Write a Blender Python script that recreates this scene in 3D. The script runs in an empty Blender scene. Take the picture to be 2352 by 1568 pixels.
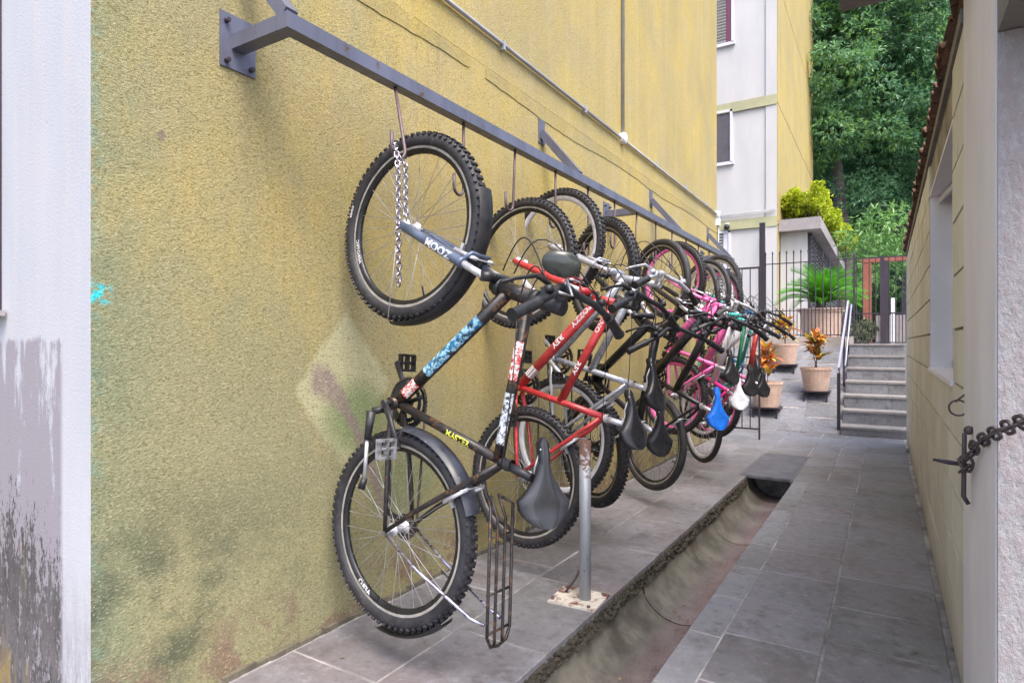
import bpy, math, random
import numpy as np
from mathutils import Vector, Matrix
random.seed(7)
RNG = np.random.default_rng(7)
SC = bpy.context.scene
COL = SC.collection
R = math.radians

# ---------------------------------------------------------------- camera, sky, sun, exposure
cam_d = bpy.data.cameras.new('camera'); cam = bpy.data.objects.new('camera', cam_d); COL.objects.link(cam)
cam.location = (0, 0, 0); cam.rotation_euler = (R(90), 0, R(31.5))
cam_d.sensor_width = 36; cam_d.lens = 36*1401/2352; cam_d.shift_y = 3/2352
cam_d.clip_start = .02; cam_d.clip_end = 600
SC.camera = cam
W = bpy.data.worlds.new('World'); SC.world = W; W.use_nodes = True
wn = W.node_tree
sky = wn.nodes.new('ShaderNodeTexSky'); sky.sky_type = 'NISHITA'; sky.sun_disc = False
SUN_EL, SUN_AZ = 60, 128          # azimuth measured clockwise from +Y
sky.sun_elevation = R(SUN_EL); sky.sun_rotation = R(SUN_AZ)
sky.air_density = 1.0; sky.dust_density = 4.0; sky.ozone_density = 1.2
wn.nodes['Background'].inputs['Strength'].default_value = .15
wn.links.new(sky.outputs[0], wn.nodes['Background'].inputs['Color'])
sd = bpy.data.lights.new('sun', 'SUN'); sd.energy = .9; sd.angle = R(30); sd.color = (1, .96, .9)
so = bpy.data.objects.new('sun', sd); COL.objects.link(so)
dv = Vector((math.sin(R(SUN_AZ))*math.cos(R(SUN_EL)), math.cos(R(SUN_AZ))*math.cos(R(SUN_EL)), math.sin(R(SUN_EL))))
so.rotation_euler = dv.to_track_quat('Z', 'Y').to_euler(); so.location = (3, -3, 9)
vs = SC.view_settings
vs.view_transform = 'Standard'; vs.look = 'None'; vs.gamma = 1; vs.use_curve_mapping = False; vs.exposure = 1.72

# ---------------------------------------------------------------- helpers
class MB:
    def __init__(s): s.v = []; s.f = []; s.m = []; s.s = []
    def add(s, vs_, fs, mi=0, sm=False):
        o = len(s.v); s.v.extend([tuple(p) for p in vs_])
        for f in fs: s.f.append(tuple(i+o for i in f)); s.m.append(mi); s.s.append(sm)
    def box(s, c, d, rot=None, mi=0):
        hx, hy, hz = d[0]/2, d[1]/2, d[2]/2
        P = [Vector((x, y, z)) for z in (-hz, hz) for y in (-hy, hy) for x in (-hx, hx)]
        if rot is not None: P = [rot @ p for p in P]
        c = Vector(c)
        s.add([p+c for p in P], [(0, 2, 3, 1), (4, 5, 7, 6), (0, 1, 5, 4), (2, 6, 7, 3), (0, 4, 6, 2), (1, 3, 7, 5)], mi)
    def bb(s, x0, x1, y0, y1, z0, z1, mi=0): s.box(((x0+x1)/2, (y0+y1)/2, (z0+z1)/2), (abs(x1-x0), abs(y1-y0), abs(z1-z0)), None, mi)
    def tube(s, pts, r, n=10, mi=0, caps=True, sm=True, flat=None):
        pts = [Vector(p) for p in pts]; k = len(pts)
        rr = r if isinstance(r, (list, tuple)) else [r]*k
        T = []
        for i in range(k):
            a = pts[max(i-1, 0)]; b = pts[min(i+1, k-1)]; t = (b-a)
            T.append(t.normalized() if t.length > 1e-9 else Vector((0, 0, 1)))
        u = T[0].orthogonal().normalized()
        if flat is not None:
            u = (Vector(flat)-T[0]*Vector(flat).dot(T[0])).normalized()
        vs_ = []; o = len(s.v)
        for i in range(k):
            u = (u-T[i]*u.dot(T[i])).normalized(); w = T[i].cross(u)
            ra = rr[i]; rb = ra
            if isinstance(ra, tuple): ra, rb = ra
            for j in range(n):
                a = 2*math.pi*(j+.5)/n; vs_.append(pts[i]+u*math.cos(a)*ra+w*math.sin(a)*rb)
        fs = [(i*n+j, i*n+(j+1) % n, (i+1)*n+(j+1) % n, (i+1)*n+j) for i in range(k-1) for j in range(n)]
        s.add(vs_, fs, mi, sm)
        if caps:
            s.f.append(tuple(o+j for j in range(n))[::-1]); s.m.append(mi); s.s.append(False)
            s.f.append(tuple(o+(k-1)*n+j for j in range(n))); s.m.append(mi); s.s.append(False)
    def lathe(s, prof, org=(0, 0, 0), axis='Y', n=24, mi=0, sm=True, closed=False, a0=0, a1=2*math.pi):
        full = abs(a1-a0-2*math.pi) < 1e-6
        m = n if full else n+1; k = len(prof); vs_ = []
        for i in range(m):
            a = a0+(a1-a0)*i/n; ca, sa = math.cos(a), math.sin(a)
            for (r, h) in prof:
                p = {'Y': (r*ca, h, r*sa), 'Z': (r*ca, r*sa, h), 'X': (h, r*ca, r*sa)}[axis]
                vs_.append((p[0]+org[0], p[1]+org[1], p[2]+org[2]))
        kk = k if closed else k-1; fs = []
        for i in range(n):
            i2 = (i+1) % m
            for j in range(kk):
                j2 = (j+1) % k; fs.append((i*k+j, i*k+j2, i2*k+j2, i2*k+j))
        mi_ = mi if isinstance(mi, (list, tuple)) else None
        if mi_ is None: s.add(vs_, fs, mi, sm)
        else:
            o = len(s.v); s.v.extend(vs_)
            for q, f in enumerate(fs): s.f.append(tuple(i+o for i in f)); s.m.append(mi_[q % kk]); s.s.append(sm)
    def sphere(s, c, r, n=10, mi=0, sc=(1, 1, 1)):
        k = n//2+1
        s.lathe([(max(r*math.sin(math.pi*i/(k-1)), 1e-5)*sc[0], c[2]*0+r*math.cos(math.pi*i/(k-1))*sc[2]) for i in range(k)], c, 'Z', n, mi)
    def prism(s, poly, ax, h0, h1, mi=0):
        k = len(poly)
        def P(p, h): return {'Y': (p[0], h, p[1]), 'Z': (p[0], p[1], h), 'X': (h, p[0], p[1])}[ax]
        s.add([P(p, h0) for p in poly]+[P(p, h1) for p in poly],
              [tuple(range(k))[::-1], tuple(range(k, 2*k))]+[(i, (i+1) % k, k+(i+1) % k, k+i) for i in range(k)], mi)
    def mesh(s, name, mats):
        me = bpy.data.meshes.new(name); me.from_pydata([tuple(p) for p in s.v], [], s.f)
        for m in mats: me.materials.append(m)
        me.polygons.foreach_set('material_index', s.m); me.polygons.foreach_set('use_smooth', s.s)
        me.update(); return me
    def build(s, name, mats, parent=None, **k):
        return ob(name, s.mesh(name, mats if isinstance(mats, (list, tuple)) else [mats]), parent, **k)
def ob(name, me, parent=None, loc=None, rot=None, scale=None, label=None):
    o = bpy.data.objects.new(name, me); COL.objects.link(o)
    if parent is not None: o.parent = parent
    if loc is not None: o.location = loc
    if rot is not None: o.rotation_euler = rot
    if scale is not None: o.scale = scale
    if label: o['label'] = label
    return o
def thing(name, label, cat, loc=(0, 0, 0), group=None, rot=None):
    o = ob(name, None, None, loc, rot); return tag(o, label, cat, group)
def tag(o, label, cat, group=None):
    o['label'] = label; o['category'] = cat
    if group: o['group'] = group
    return o
def struct(o): o['kind'] = 'structure'; return o
def stuff(o): o['kind'] = 'stuff'; return o
def rootparts(root, fn):
    """parts written in world coordinates under a thing placed at its base"""
    l = root.location.copy(); o = fn(root)
    return o
def wbuild(mb, name, mats, root):
    """build a world-coordinate mesh as a child of root (root unrotated)"""
    lo = root.location
    mb.v = [(p[0]-lo[0], p[1]-lo[1], p[2]-lo[2]) for p in mb.v]
    return mb.build(name, mats, root)

# ---------------------------------------------------------------- materials
class NT:
    def __init__(s, name):
        s.m = bpy.data.materials.new(name); s.m.use_nodes = True; s.t = s.m.node_tree
        s.b = s.t.nodes['Principled BSDF']; s._pos = None
    def n(s, ty, **k):
        nd = s.t.nodes.new(ty)
        for a, v in k.items(): setattr(nd, a, v)
        return nd
    def L(s, a, b): s.t.links.new(a, b)
    def put(s, inp, v):
        if hasattr(v, 'node'): s.L(v, inp)
        else:
            if isinstance(v, (tuple, list)) and len(v) == 3 and inp.type == 'RGBA': v = (*v, 1)
            inp.default_value = v
    def pos(s):
        if s._pos is None: s._pos = s.n('ShaderNodeNewGeometry').outputs['Position']
        return s._pos
    def objc(s): return s.n('ShaderNodeTexCoord').outputs['Object']
    def rnd(s): return s.n('ShaderNodeObjectInfo').outputs['Random']
    def sep(s, v=None):
        x = s.n('ShaderNodeSeparateXYZ'); s.L(v or s.pos(), x.inputs[0]); return x.outputs
    def mapv(s, sc, v=None, loc=(0, 0, 0)):
        x = s.n('ShaderNodeMapping'); s.L(v or s.pos(), x.inputs[0]); x.inputs['Scale'].default_value = sc; x.inputs['Location'].default_value = loc; return x.outputs[0]
    def noise(s, scale=5, detail=3, v=None, rough=.55, sc=None, dist=0, loc=(0, 0, 0)):
        x = s.n('ShaderNodeTexNoise'); s.L(s.mapv(sc or (1, 1, 1), v, loc), x.inputs['Vector'])
        x.inputs['Scale'].default_value = scale; x.inputs['Detail'].default_value = detail; x.inputs['Roughness'].default_value = rough
        x.inputs['Distortion'].default_value = dist; return x.outputs[0]
    def vor(s, scale, feat='F1', v=None, out=0, rnd=1):
        x = s.n('ShaderNodeTexVoronoi', feature=feat); s.L(v or s.pos(), x.inputs['Vector']); x.inputs['Scale'].default_value = scale
        x.inputs['Randomness'].default_value = rnd; return x.outputs[out]
    def math(s, op, a, b=0, clamp=False):
        x = s.n('ShaderNodeMath', operation=op, use_clamp=clamp); s.put(x.inputs[0], a); s.put(x.inputs[1], b); return x.outputs[0]
    def mr(s, v, a, b, c=0, d=1):
        x = s.n('ShaderNodeMapRange'); s.put(x.inputs[0], v)
        for i, q in enumerate((a, b, c, d)): x.inputs[1+i].default_value = q
        return x.outputs[0]
    def mix(s, f, a, b, blend='MIX'):
        x = s.n('ShaderNodeMix', data_type='RGBA', blend_type=blend); s.put(x.inputs[0], f); s.put(x.inputs[6], a); s.put(x.inputs[7], b); return x.outputs[2]
    def hsv(s, c, h=.5, sa=1, v=1):
        x = s.n('ShaderNodeHueSaturation'); s.put(x.inputs['Hue'], h); s.put(x.inputs['Saturation'], sa); s.put(x.inputs['Value'], v); s.put(x.inputs['Color'], c); return x.outputs[0]
    def col(s, c): s.put(s.b.inputs['Base Color'], c); return s
    def rough(s, r): s.put(s.b.inputs['Roughness'], r); return s
    def metal(s, r): s.put(s.b.inputs['Metallic'], r); return s
    def spec(s, r): s.put(s.b.inputs['Specular IOR Level'], r); return s
    def bump(s, h, st=.5, d=.01):
        x = s.n('ShaderNodeBump'); s.L(h, x.inputs['Height']); x.inputs['Strength'].default_value = st; x.inputs['Distance'].default_value = d
        s.L(x.outputs[0], s.b.inputs['Normal']); return s
def paint(name, c, rough=.35, metal=0, var=.25, wear=None, wearamt=.0, scale=30, coat=0, bump=0):
    t = NT(name); v = t.objc()
    n1 = t.noise(scale, 3, v)
    c1 = t.mix(t.mr(n1, .35, .65), tuple(x*(1-var) for x in c), tuple(min(1, x*(1+var)) for x in c))
    if wear is not None:
        n2 = t.noise(scale*1.7, 5, v, .7, loc=(3, 1, 2)); c1 = t.mix(t.mr(n2, .62-wearamt, .66-wearamt), c1, wear)
    t.col(c1).rough(t.mr(n1, .3, .7, rough*.75, min(1, rough*1.3))).metal(metal)
    if coat: t.b.inputs['Coat Weight'].default_value = coat
    if bump: t.bump(n1, bump, .002)
    return t.m
RUBBER = paint('rubber_tyre', (.024, .023, .028), .62, 0, .35, (.06, .055, .052), .02, 25)
RUBBER2 = paint('rubber_dusty', (.045, .043, .047), .7, 0, .3, (.10, .095, .085), .05, 25)
BLACK = paint('black_paint', (.018, .018, .022), .32, 0, .35, (.12, .08, .06), -.02, 22)
BLACKP = paint('black_plastic', (.02, .02, .024), .45, 0, .3)
RUSTBLACK = paint('rusty_black_paint', (.028, .025, .026), .42, .2, .4, (.13, .06, .03), .07, 26, bump=.3)
SILVER = paint('brushed_alloy', (.58, .58, .63), .38, .45, .15, (.25, .24, .24), .0, 30)
RIMW = paint('bright_alloy_rim', (.66, .66, .74), .35, .2, .1)
CHROME = paint('worn_chrome', (.5, .48, .58), .25, .9, .3, (.10, .07, .07), .06, 40)
GREYP = paint('slate_fork_paint', (.10, .13, .20), .35, .2, .2)
WHITEP = paint('white_bike_paint', (.70, .70, .74), .35, 0, .08)
SILVP = paint('silver_bike_paint', (.42, .44, .50), .3, .35, .12)
REDP = paint('red_bike_paint', (.44, .035, .04), .36, 0, .25, (.50, .38, .36), -.05, 26, coat=.2)
PINK = paint('pink_bike_paint', (.85, .16, .46), .33, 0, .15, coat=.3)
HOTP = paint('hot_pink_paint', (.80, .03, .30), .33, 0, .1, coat=.3)
TEAL = paint('teal_bike_paint', (.06, .42, .38), .33, 0, .12)
BLUEP = paint('blue_bike_paint', (.05, .22, .50), .33, 0, .12)
GREENP = paint('green_bike_paint', (.03, .25, .14), .35, 0, .15)
PEDG = paint('scuffed_grey_pedal', (.24, .24, .26), .5, .3, .5, (.05, .05, .05), .05, 40)
RIMT = paint('dull_brake_track', (.36, .34, .32), .4, .2, .2)
RIMB = paint('black_rim', (.018, .018, .02), .3, .2, .2)
SPOKE = paint('spoke_steel', (.40, .40, .42), .35, .5, .35, scale=14)
SPOKEB = paint('spoke_dark', (.10, .09, .09), .4, .6, .2)
CHAINM = paint('oily_chain', (.09, .07, .06), .5, .6, .3)
SADB = paint('saddle_vinyl', (.017, .017, .021), .32, 0, .1, bump=.08, scale=60)
SADG = paint('saddle_grey_vinyl', (.04, .04, .048), .40, 0, .08, bump=.08, scale=60)
SADBL = paint('blue_saddle_vinyl', (.01, .14, .62), .32, 0, .1)
SADW = paint('white_saddle_vinyl', (.62, .64, .7), .35, 0, .1)
GLASS = paint('mirror_back_plastic', (.05, .055, .05), .22, 0, .08)
LETW = paint('white_lettering', (.75, .75, .78), .4, 0, .05)
LETY = paint('yellow_lettering', (.72, .72, .08), .4, 0, .05)
GALV = None
def rusty(name, base, rust, z0, z1, metal=.5, rough=.45, sc=35, add=0):
    t = NT(name); n = t.noise(sc, 5, None, .65); z = t.sep()[2]
    f = t.mr(t.math('ADD', n, t.mr(z, z0, z1, add, .35)), .62, .72)
    n2 = t.noise(8, 4, None, .6, sc=(1, 1, .25))
    b = t.mix(t.mr(n2, .3, .7), tuple(x*.75 for x in base), tuple(min(1, x*1.2) for x in base))
    t.col(t.mix(f, b, t.mix(t.noise(60, 2), tuple(x*.5 for x in rust), rust))).metal(t.mr(f, 0, 1, metal, .05)).rough(t.mr(f, 0, 1, rough, .85))
    t.bump(n, .25, .002); return t.m
GALV = rusty('galvanised_pipe', (.36, .38, .42), (.15, .08, .06), -.62, -.42, .4, .5)
PLATE = rusty('rusting_white_plate', (.6, .55, .48), (.22, .085, .055), 5, 6, 0, .6, 16, .13)
STEELP = rusty('grey_blue_painted_steel', (.125, .13, .18), (.13, .08, .06), 5, 6, .15, .45, 20)
HOOKM = rusty('brown_hook_steel', (.12, .085, .10), (.14, .07, .06), 5, 6, .3, .5)
IRON = rusty('dark_painted_iron', (.045, .035, .052), (.10, .05, .05), 5, 6, .2, .5)
LATCHM = rusty('corroded_chain_iron', (.10, .08, .085), (.11, .06, .055), 5, 6, .5, .5)

# stucco wall, yellow, with algae and stains that belong to the wall
def stucco(name, near=True):
    t = NT(name); x, y, z = t.sep()
    big = t.noise(1.1, 4, None, .6, sc=(1, 1, .7)); mid = t.noise(4.5, 4, None, .65, sc=(1, 1, .6)); streak = t.noise(6, 4, None, .6, sc=(1, 1, .12))
    ca = t.mix(t.mr(big, .32, .68), (.37, .30, .13), (.47, .36, .125))
    ca = t.mix(t.mr(streak, .5, .75, 0, .45), ca, (.47, .39, .22))
    tone = t.noise(2.3, 5, None, .7, sc=(1, 1, .8), loc=(11, 3, 5)); ca = t.hsv(ca, .5, t.mr(tone, .3, .7, .82, 1.12), t.mr(tone, .3, .7, .90, 1.08))
    drip = t.noise(16, 4, None, .7, sc=(1, 1, .05), loc=(2, 0, 8)); ca = t.mix(t.mr(drip, .56, .72, 0, .42), ca, (.27, .225, .12))
    if near:
        rust = t.math('MULTIPLY', t.math('MULTIPLY', t.mr(t.math('ABSOLUTE', t.math('SUBTRACT', y, 1.29)), .055, .01), t.mr(z, .35, .9)), t.math('MULTIPLY', t.mr(z, .94, .90), t.mr(drip, .35, .6)))
        ca = t.mix(t.math('MULTIPLY', rust, .35), ca, (.22, .12, .06))
        alg = t.math('ADD', t.mr(z, .45, -.55, 0, .72), t.math('MULTIPLY', t.mr(mid, .25, .75, -.5, .5), .7))
        alg = t.math('ADD', alg, t.mr(y, 2.8, .8, -.15, .62))
        c = t.mix(t.mr(alg, .05, .95, 0, .88), ca, (.255, .25, .145))
        edge = t.math('MULTIPLY', t.mr(y, 1.02, .83), t.mr(mid, .2, .6))
        c = t.mix(t.math('MULTIPLY', edge, .75), c, (.18, .22, .14))
        tq = t.math('MULTIPLY', t.mr(y, .86, .82), t.mr(t.noise(30, 3), .45, .6)); c = t.mix(t.math('MULTIPLY', tq, .3), c, (.12, .34, .33))
        # dark mould towards the corner's foot
        mo = t.math('MULTIPLY', t.mr(z, -.34, -.74), t.mr(t.noise(3.4, 5, None, .7, loc=(0, 2.2, 0)), .42, .58))
        mo = t.math('MULTIPLY', mo, t.mr(y, 1.75, 1.0)); c = t.mix(t.math('MULTIPLY', mo, .85), c, (.065, .08, .055))
        # bare brownish plaster at the foot
        ba = t.math('MULTIPLY', t.mr(z, -.86, -1.0), t.mr(t.noise(5, 4, None, .7, loc=(0, 5, 0)), .5, .58)); c = t.mix(t.math('MULTIPLY', ba, .8), c, (.20, .13, .10))
        # repainted paler diamond with a green smear and a purple graffiti streak
        def blob(cy, cz, ry, rz, sharp, p=1):
            a = t.math('ABSOLUTE', t.math('DIVIDE', t.math('SUBTRACT', y, cy), ry)); b = t.math('ABSOLUTE', t.math('DIVIDE', t.math('SUBTRACT', z, cz), rz))
            if p == 2: a = t.math('POWER', a, 2); b = t.math('POWER', b, 2)
            d = t.math('ADD', t.math('ADD', a, b), t.mr(mid, .3, .7, -.12, .12)); return t.mr(d, 1, 1-sharp)
        c = t.mix(t.math('MULTIPLY', blob(1.74, -.17, .27, .33, .14), .85), c, (.43, .415, .25))
        c = t.mix(t.math('MULTIPLY', blob(1.80, -.30, .20, .17, .8, 2), .75), c, (.15, .22, .085))
        c = t.mix(t.math('MULTIPLY', blob(2.12, -.62, .30, .17, .8, 2), .6), c, (.18, .22, .11))
        # streak: arc from (1.57,-.13) down to (2.0,-.8)
        u = t.math('SUBTRACT', y, 1.585)
        arc = t.math('SUBTRACT', -.13, t.math('MULTIPLY', t.math('POWER', t.math('MAXIMUM', u, 0), 1.7), 3.1))
        dist = t.math('ABSOLUTE', t.math('SUBTRACT', z, t.math('ADD', arc, t.mr(t.noise(9, 2), .3, .7, -.02, .02))))
        w = t.math('MULTIPLY', t.mr(dist, .075, .03), t.mr(u, -.03, .0)); w = t.math('MULTIPLY', w, t.mr(u, .42, .36)); w = t.math('MULTIPLY', w, t.mr(t.noise(40, 3), .25, .5, .4, 1))
        c = t.mix(t.math('MULTIPLY', w, .75), c, (.24, .165, .175))
        # small turquoise paint mark by the corner, grey plug mark
        tm = t.math('MULTIPLY', t.mr(t.math('ABSOLUTE', t.math('SUBTRACT', z, .135)), .032, .02), t.mr(y, .88, .845)); tm = t.math('MULTIPLY', tm, t.mr(t.noise(45, 3), .45, .5))
        c = t.mix(tm, c, (.04, .55, .62))
        pk = t.math('MULTIPLY', blob(1.01, .62, .015, .018, .3, 2), .8); c = t.mix(pk, c, (.2, .16, .13))
    else:
        c = t.mix(t.mr(t.math('ADD', t.mr(z, 2.5, 1.0, 0, .3), mid), .55, .95, 0, .5), ca, (.48, .42, .24))
    fine = t.noise(150, 3, None, .62, sc=(1, .8, 1.3)); f2 = t.noise(300, 2, None, .5); lump = t.noise(60, 2, None, .5, loc=(7, 7, 7))
    hgt = t.math('ADD', t.math('MULTIPLY', fine, 1.1), t.math('MULTIPLY', lump, .2))
    hgt = t.math('ADD', hgt, t.math('MULTIPLY', f2, .4))
    c = t.mix(t.mr(fine, .36, .45, .6, 0), c, (.12, .10, .045)); c = t.mix(t.mr(fine, .56, .68, 0, .4), c, (.60, .53, .33))
    t.col(c).rough(.9).spec(.2).bump(hgt, .75 if near else .4, .005); return t.m
STUCCO = stucco('yellow_rough_stucco'); STUCCO2 = stucco('yellow_painted_wall', False)

def whitewall(name, dirt=True):
    t = NT(name); x, y, z = t.sep()
    n = t.noise(2.5, 4, None, .6, sc=(1, 1, .3)); st = t.noise(9, 5, None, .65, sc=(1.2, 1.2, .09)); blot = t.noise(13, 5, None, .75, sc=(1, 1, .4)); fine = t.noise(120, 3)
    c = t.mix(t.mr(n, .3, .7), (.40, .405, .44), (.48, .475, .50)); c = t.mix(t.mr(st, .52, .75, 0, .4), c, (.55, .47, .42))
    if dirt:
        m1 = t.math('ADD', t.mr(t.math('ADD', z, t.math('MULTIPLY', st, .10)), .12, .05, 0, .2), t.math('ADD', t.mr(z, .1, -.7, 0, .18), t.math('ADD', t.math('MULTIPLY', st, .5), t.math('MULTIPLY', blot, .42))))
        left = t.mr(x, -2.0, -2.025)
        f1 = t.math('MULTIPLY', t.math('MULTIPLY', t.mr(m1, .66, .72), t.mr(t.math('ADD', z, t.math('MULTIPLY', st, .16)), .16, .10)), left); c = t.mix(t.math('MULTIPLY', f1, .85), c, (.235, .205, .225))
        sp = t.noise(30, 6, None, .8, sc=(1, 1, .3))
        m2 = t.math('ADD', t.mr(z, -.22, -.8, 0, .30), t.math('ADD', t.math('MULTIPLY', st, .35), t.math('MULTIPLY', sp, .75)))
        f2 = t.math('MULTIPLY', t.mr(t.math('ADD', m2, t.mr(t.noise(90, 3, None, .7, sc=(1, 1, .5)), .3, .7, -.10, .10)), .76, .80), left); c = t.mix(t.math('MULTIPLY', f2, .92), c, t.mix(t.mr(blot, .4, .6), (.02, .018, .016), (.07, .065, .06)))
        f3 = t.math('MULTIPLY', t.math('MULTIPLY', t.mr(z, -.52, -.66), t.mr(t.noise(7, 3, None, .6, sc=(1, 1, .3), loc=(4, 0, 0)), .52, .6)), t.mr(x, -2.2, -2.3)); c = t.mix(t.math('MULTIPLY', f3, .8), c, (.30, .20, .03))
        f4 = t.math('MULTIPLY', t.mr(z, -.6, -.95, 0, 1), t.mr(sp, .4, .6)); c = t.mix(t.math('MULTIPLY', f4, .6), c, (.20, .17, .17))
    t.col(c).rough(.8).bump(fine, .35, .003); return t.m
WHITEW = whitewall('white_painted_plaster'); WHITEF = whitewall('white_facade_paint', False)
for nd_ in WHITEF.node_tree.nodes:
    if nd_.type == 'MIX' and not nd_.inputs[6].is_linked and not nd_.inputs[7].is_linked: nd_.inputs[6].default_value = (.47, .465, .48, 1); nd_.inputs[7].default_value = (.54, .53, .54, 1)
OLIVE = paint('olive_band_paint', (.40, .39, .24), .85, 0, .12, scale=3)

def slate(name, a, b, brown=(.14, .105, .105)):
    t = NT(name); r = t.rnd()
    n = t.noise(3.2, 5, None, .65, loc=(1, 2, 0)); g = t.noise(22, 5, None, .7); fine = t.noise(160, 2)
    c = t.mix(t.mr(n, .3, .7), a, b); c = t.mix(t.mr(t.noise(1.6, 4, None, .6, loc=(5, 0, 3)), .46, .7, 0, .65), c, brown)
    dirt = t.noise(5, 6, None, .75, loc=(8, 8, 0)); c = t.mix(t.mr(dirt, .54, .66, 0, .55), c, (.085, .07, .065)); c = t.mix(t.mr(t.noise(1.3, 5, None, .7, sc=(1.8, .6, 1), loc=(3, 1, 0)), .55, .7, 0, .4), c, (.10, .085, .08))
    c = t.mix(t.mr(g, .52, .72, 0, .45), c, (.33, .32, .35)); c = t.mix(t.mr(g, .44, .3, 0, .6), c, (.06, .058, .062))
    c = t.hsv(c, .5, t.mr(r, 0, 1, .6, 1.3), t.mr(r, 0, 1, .88, 1.12))
    sc = t.vor(2.3, 'DISTANCE_TO_EDGE', t.n('ShaderNodeVectorMath', operation='ADD').outputs[0]) if False else None
    t.col(c).rough(t.mr(n, .3, .7, .42, .68)).spec(.4).bump(t.math('ADD', g, t.math('MULTIPLY', fine, .4)), .6, .006); return t.m
SLATE = slate('grey_slate_tile', (.165, .162, .172), (.215, .21, .228)); SLATE2 = slate('blue_grey_slate_tile', (.16, .165, .185), (.21, .215, .24), (.16, .15, .15))
SLATE3 = slate('pale_slate_kerb', (.19, .195, .21), (.24, .24, .26), (.17, .16, .165))
def gritty(name, a, b, scale=12, rough=.9, b1=.6, d=.006):
    t = NT(name); n = t.noise(scale, 5, None, .7); f = t.noise(scale*9, 3, None, .6)
    t.col(t.mix(t.mr(f, .3, .7, 0, .3), t.mix(t.mr(n, .3, .7), a, b), tuple(x*.5 for x in a))).rough(rough).bump(t.math('ADD', n, t.math('MULTIPLY', f, .5)), b1, d); return t.m
GROUT = gritty('pale_grout', (.06, .055, .055), (.50, .48, .47), 3)
CONC = gritty('worn_concrete', (.28, .25, .26), (.42, .385, .39), 5)
STEPC = gritty('step_nosing_concrete', (.20, .185, .185), (.32, .30, .29), 7)
MORTAR = gritty('mossy_broken_mortar', (.022, .023, .015), (.09, .07, .05), 11, .95, 1, .02)
EARTH = gritty('earth', (.07, .06, .045), (.12, .10, .07), 3)
BARK = gritty('bark', (.07, .062, .062), (.17, .155, .155), 6, .95, .8, .03)
TERRA = gritty('terracotta_pot', (.46, .30, .23), (.68, .50, .40), 4, .85, .3, .003)
REDBEAM = gritty('red_painted_beam', (.26, .075, .05), (.36, .12, .08), 4, .7, .2, .003)
ROOFT = gritty('old_roof_tile', (.05, .038, .032), (.20, .105, .065), 7, .9, .8, .01)
DARKC = gritty('dark_concrete', (.14, .13, .125), (.24, .225, .22), 4)  # darker concrete tone for lintel, canopy slab and wall plate
def channel_mat():
    t = NT('wet_channel_concrete'); x, y, z = t.sep()
    side = t.mr(x, -.80, -.95); n = t.noise(6, 5, None, .7); rings = t.noise(3, 4, None, .6); sp = t.noise(130, 2)
    bot = t.mix(t.mr(n, .35, .65), (.14, .10, .095), (.25, .195, .205)); bot = t.mix(t.mr(sp, .60, .68, 0, .8), bot, (.42, .34, .32))
    sd_ = t.mix(t.mr(t.math('ADD', n, rings), .8, 1.2), (.06, .056, .042), (.17, .16, .13))
    f = t.math('ADD', side, t.mr(n, .3, .7, -.3, .3), True); brown = t.mr(x, -.74, -.68)
    c = t.mix(f, bot, sd_); c = t.mix(t.math('MULTIPLY', brown, .7), c, (.10, .055, .04))
    t.col(c).rough(t.mr(f, 0, 1, .38, .75)).bump(t.math('ADD', n, t.math('MULTIPLY', sp, .6)), .35, .006); return t.m
CHAN = channel_mat()
def blockmat():
    t = NT('cream_painted_block'); x, y, z = t.sep(); r = t.rnd()
    n = t.noise(2.2, 4, None, .6); f = t.noise(45, 4, None, .7); s_ = t.noise(5, 4, None, .6, sc=(1, 1, .2))
    c = t.mix(t.mr(n, .3, .7), (.55, .54, .46), (.65, .635, .55)); c = t.mix(t.mr(t.math('ADD', t.mr(z, -.1, -1.0, 0, .5), s_), .45, 1.0, 0, .6), c, (.50, .45, .38))
    c = t.mix(t.mr(z, -.95, -1.12, 0, .5), c, (.2, .17, .14))
    t.col(t.hsv(c, .5, 1, t.mr(r, 0, 1, .92, 1.06))).rough(.85).bump(f, .4, .004); return t.m
BLOCK = blockmat()
def plastermat(name, rough_=False):
    t = NT(name); n = t.noise(3, 4, None, .6, sc=(1, 1, .5)); g = t.noise(55 if rough_ else 60, 5, None, .75, sc=(1, 1, .5))
    c = t.mix(t.mr(n, .3, .7), (.60, .565, .575), (.74, .71, .73))
    if rough_:
        c = t.hsv(c, .5, 1, .56)
        c = t.mix(t.mr(t.math('ADD', g, t.math('MULTIPLY', n, .5)), .66, .86, 0, .75), c, (.34, .28, .285)); c = t.mix(t.mr(t.vor(70), .05, .25, .35, 0), c, (.55, .53, .57))
    t.col(c).rough(.9).bump(g, 1 if rough_ else .35, .012 if rough_ else .004); return t.m
PLAST = plastermat('smooth_render'); PLASTR = plastermat('rough_crumbling_render', True)
DARK = paint('dark_window_glass', (.02, .022, .03), .15, 0, .2)
MESHD = paint('dark_insect_screen', (.09, .08, .10), .7, 0, .15, scale=8)
LILACD = paint('lilac_grey_rail', (.34, .34, .44), .45, .2, .1)
LILAC = paint('lilac_window_frame', (.62, .62, .70), .5, 0, .06)
BURG = paint('burgundy_frame', (.14, .03, .07), .5, 0, .1)
CONDUIT = paint('grey_conduit', (.38, .38, .40), .5, .2, .15, scale=4)
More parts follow.
